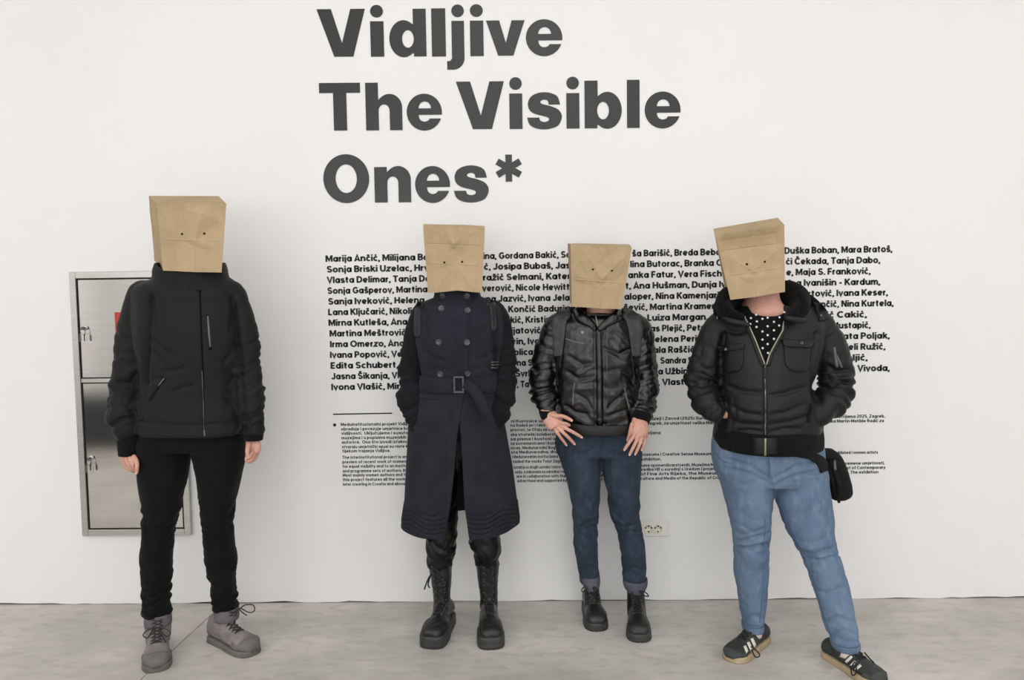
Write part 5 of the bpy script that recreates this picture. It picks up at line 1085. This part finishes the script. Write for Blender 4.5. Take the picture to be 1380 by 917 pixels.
tj = jeans(p4, legs4, mDenimLight, 90, [.4, .2, .3, .9, .8, .3, .4, 1], 22, .010)
for c in ([(1040, 655), (1015, 640), (985, 632)], [(1040, 648), (1010, 628), (975, 618)], [(1045, 655), (1070, 642), (1105, 636)], [(1045, 645), (1075, 628), (1108, 622)], [(986, 716), (1005, 722), (1033, 712)], [(988, 737), (1008, 740), (1036, 735)], [(988, 728), (1010, 731), (1034, 722)], [(1078, 752), (1100, 752), (1128, 742)], [(1070, 742), (1092, 746), (1122, 738)], [(1085, 762), (1105, 757), (1130, 754)], [(1000, 835), (1015, 830), (1030, 834)], [(1118, 858), (1135, 850), (1155, 856)], [(1110, 838), (1130, 832), (1150, 838)], [(1095, 795), (1115, 800), (1140, 790)]): tj.crease(c, 3, -.005)
[tj.crease(c, 1.7, -.007) for c in ([(987, 736), (1008, 740), (1036, 733)], [(1078, 754), (1102, 756), (1132, 748)], [(986, 731), (1005, 727), (1030, 722)], [(1072, 744), (1095, 748), (1127, 738)])]; tj.crease([(1034, 618), (1036, 640), (1042, 660)], 1.8, -.006); tj.bake(1); t4 = tj.build('jeans', mDenimLight, p4)
for c in ([(1031, 700), (1029, 740), (1028, 780), (1026, 815), (1023.5, 840)], [(1063, 706), (1084, 752), (1098, 786), (1111, 832), (1122, 862)], [(1036, 618), (1038, 636), (1034, 645)], [(964, 610), (975, 622), (990, 626)]): obj('seam', *strip(tj.bvh, c, 1.2, .0012, -.5), mSeam, t4)
band([(840, 1000, 1029, -.475, .058), (844, 1000.3, 1028.8, -.475, .059), (848, 1001, 1028.3, -.475, .058)], .006, 'hem', mDenimLight, t4, n=2.1)
band([(865, 1120, 1157.5, -.64, .060), (869, 1121, 1157.8, -.64, .061), (873, 1122.5, 1157.5, -.64, .060)], .006, 'hem', mDenimLight, t4, n=2.1)
low = [(0.0, .50, .060), (.05, .64, .078), (.16, .70, .082), (.28, .74, .085), (.40, .80, .092), (.52, .88, .082), (.64, .96, .066), (.76, 1.0, .056), (.88, .92, .050), (.96, .70, .044), (1.0, .42, .036)]
for heel, toe, shf, sock, stripes, bow in (((1024, 867), (984, 893), [(1015, 862, -.49, 22, .04), (1014.5, 852, -.485, 23, .04), (1014, 845, -.48, 23, .04)], [(842, 1004, 1027, -.48, .045), (856, 1004, 1026, -.48, .042)], [[(1013, 861), (1018, 872)], [(1008, 866), (1013.5, 878)], [(1003.5, 871), (1008, 882)]], [([(1012, 872), (1020, 878), (1024, 884), (1018, 886), (1013, 876)], -.62), ([(1004, 850), (998, 858), (994, 864)], -.60)]),
                                      ((1130, 893), (1189, 926), [(1143, 888, -.655, 28, .04), (1141, 880, -.65, 29, .04), (1140, 872, -.645, 29, .042)], [(868, 1127, 1155, -.645, .048), (882, 1127, 1155, -.65, .044)], [[(1148, 885), (1140, 893)], [(1153, 892), (1145, 900)], [(1160, 897), (1153, 903)]], [([(1152, 892), (1147, 902), (1149, 911), (1154, 906), (1153, 893)], -.76), ([(1165, 880), (1172, 888), (1178, 894)], -.76)])):
    s = Shoe(p4, 'trainer', heel, toe, .272, .102, .024, low, shf, mSuedeBlack, mGum, tread=.0004, flare=1.08)
    up = s.done(laces=(.0, .86), lace_m=mLace, rows_n=7, lace_half=.019, lace_r=.0026, bow=bow, toe_at=.64)
    boot_extras(s, up, .83, mSuedeToe, .0015)
    for st_ in stripes: obj('stripe', *strip(s.c.bvh, st_, 3.6, .0015, s.H[1]-.1, nacross=4, step=1.2), mWhiteTrim, up)
    obj('sock', *rows(sock, 2.1), mSock, p4)
paper_bag('tilted brown paper bag over the head above the bomber jacket, folded near its top', [(963.5, 316), (1057, 303.4), (1057.8, 393.7), (984.4, 404.3)], [(961.8, 308.5), (1048, 293.6), (1052, 384), (978, 394)],
          [-.60, -.60, -.565, -.565], [-.41, -.41, -.38, -.38], [(1006.4, 356.4), (1030.7, 352.8)], [(.27, -.010, 0.0), (.62, .0025, 0)], [(.45, .62, .45, 1, .007, .35), (.05, .32, .45, .6, .006, .2), (.95, .32, .5, .6, .006, .2)], 14)

# ================================================================== things carried
def webb(bvhs, poly, w_, th, fallY, m, name, parent): return obj(name, *strip(bvhs, poly, w_, th, fallY, nacross=5), m, parent)
bp = empty('backpack', (P(617, 480, -.10)[0], -.10, P(617, 530, -.10)[2]), 'black leather strapped backpack on the back of the charcoal coat', 'backpack')
pk = Cloth([rows([(412, 588, 646, -.09, .05), (425, 578, 656, -.09, .062), (470, 576, 658, -.09, .066), (515, 578, 656, -.09, .064), (530, 588, 646, -.09, .05)], 3.2)], .007, 3); pk.crumple(10, .004, 101); pk.bake(); pk.build('pack_body', mPack, bp)
sb2 = [ct.bvh, BVHTree.FromPolygons(sv.V.tolist(), sv.F.tolist())]
webb(sb2, [(567, 408), (564, 414), (562.5, 432), (563.5, 454)], [8, 8, 8.5, 7.5], .006, -.4, mStrapBlack, 'strap', bp)
webb(sb2, [(660, 406), (663.5, 412), (665.5, 430), (665.5, 446)], [8, 8.5, 8.5, 7.5], .006, -.4, mStrapBlack, 'strap', bp)
webb(sb2, [(665.5, 444), (666, 470), (666.5, 500)], 3.5, .005, -.4, mPack, 'strap_webbing', bp)
for dy in (-3.5, 0, 3.5): obj('strap_slider', *strip(sb2, [(661.5, 491.7+dy), (671.5, 491.2+dy)], 1.5, .0085, -.4), mZipGrey, bp)
for a, b, c in ((569, 404, 590), (657, 402, 640)): obj('strap_loop', *tube(cr([P(a, b+9, -.36), P(a, b+7, -.27), P((a+c)/2, b+12, -.17), P(c, 424, -.13)], 4), .011, 8, dr=.5), mStrapBlack, bp)
bp = empty('backpack', (P(806, 480, -.055)[0], -.055, P(806, 545, -.055)[2]), 'grey strapped backpack on the back of the shiny padded jacket', 'backpack')
pk = Cloth([rows([(432, 778, 836, -.052, .03), (442, 768, 846, -.052, .042), (480, 766, 848, -.052, .045), (525, 768, 846, -.052, .044), (545, 778, 836, -.052, .032)], 3.2)], .007, 3); pk.crumple(10, .002, 102); pk.bake(); pk.build('pack_body', mPack, bp)
webb(jk3 := [BVHTree.FromPolygons([list(np.array(v.co)+origin(j3)*0+origin(p3)) for v in j3.data.vertices], [list(p.vertices) for p in j3.data.polygons])], [(765, 420), (756, 428), (753, 442), (753, 462), (752.5, 480)], [15, 18, 18, 14, 10], .008, -.3, mStrap, 'strap', bp)
webb(jk3, [(843, 421), (851.5, 428), (856, 442), (857, 462), (856.5, 480)], [15, 18, 19, 15, 9], .008, -.3, mStrap, 'strap', bp)
webb(jk3, [(752.5, 478), (750.5, 500), (751, 520)], 3.5, .004, -.3, mPack, 'strap_webbing', bp); webb(jk3, [(856.5, 478), (861, 500), (860, 518), (856, 540)], 3, .005, -.3, mPack, 'strap_webbing', bp)
for a, b, c in ((766, 420, 785), (843, 421, 830)): obj('strap_loop', *tube(cr([P(a, b, -.27), P(a, b-3, -.2), P((a+c)/2, b+3, -.12), P(c, 436, -.08)], 4), .014, 8, dr=.5), mStrap, bp)
sb = empty('shoulder_bag', (P(1128, 640, -.42)[0], -.42, P(1128, 676, -.42)[2]), 'small black zipped bag hanging at the hip beside the light blue jeans', 'bag')
pk = Cloth([rows([(606, 1106, 1122, -.42, .028), (614, 1107, 1132, -.42, .04), (628, 1109, 1138, -.42, .052), (645, 1113, 1143, -.42, .058), (660, 1117, 1146, -.42, .056), (668, 1119, 1144.5, -.42, .045), (673, 1122, 1138, -.42, .03)], 2.6)], .0045, 3)
for c in ([(1118, 628), (1124, 648), (1127, 668)], [(1126, 628), (1134, 645), (1138, 664)]): pk.crease(c, 1.6, -.006)
pk.crumple(14, .004, 104); pk.bake(1); pk.build('pouch', mPack, sb)
obj('flap', *limb([(1100, 607, -.475, 9), (1112, 611, -.48, 13), (1124, 614, -.48, 12), (1132, 616.5, -.47, 5)], dr=.5), mPack, sb)
obj('zip', *strip(pk.bvh, [(1124.5, 620), (1125.5, 634)], [3.4, 3], .004, -.48), mZipGrey, sb); obj('zip', *strip(pk.bvh, [(1109.5, 605), (1110, 614)], 2.8, .012, -.48), mZipGrey, sb)
obj('strap', *strip(tj.bvh, [(1058, 613), (1075, 612), (1092, 614), (1105, 621), (1112, 636)], [4, 8, 11, 13, 12], .007, -.5, nacross=6), mPack, sb)
obj('tag', *limb([(1128, 668, -.43, 8), (1130, 674, -.43, 5), (1131, 678, -.43, 3)], dr=.5), mPack, sb)
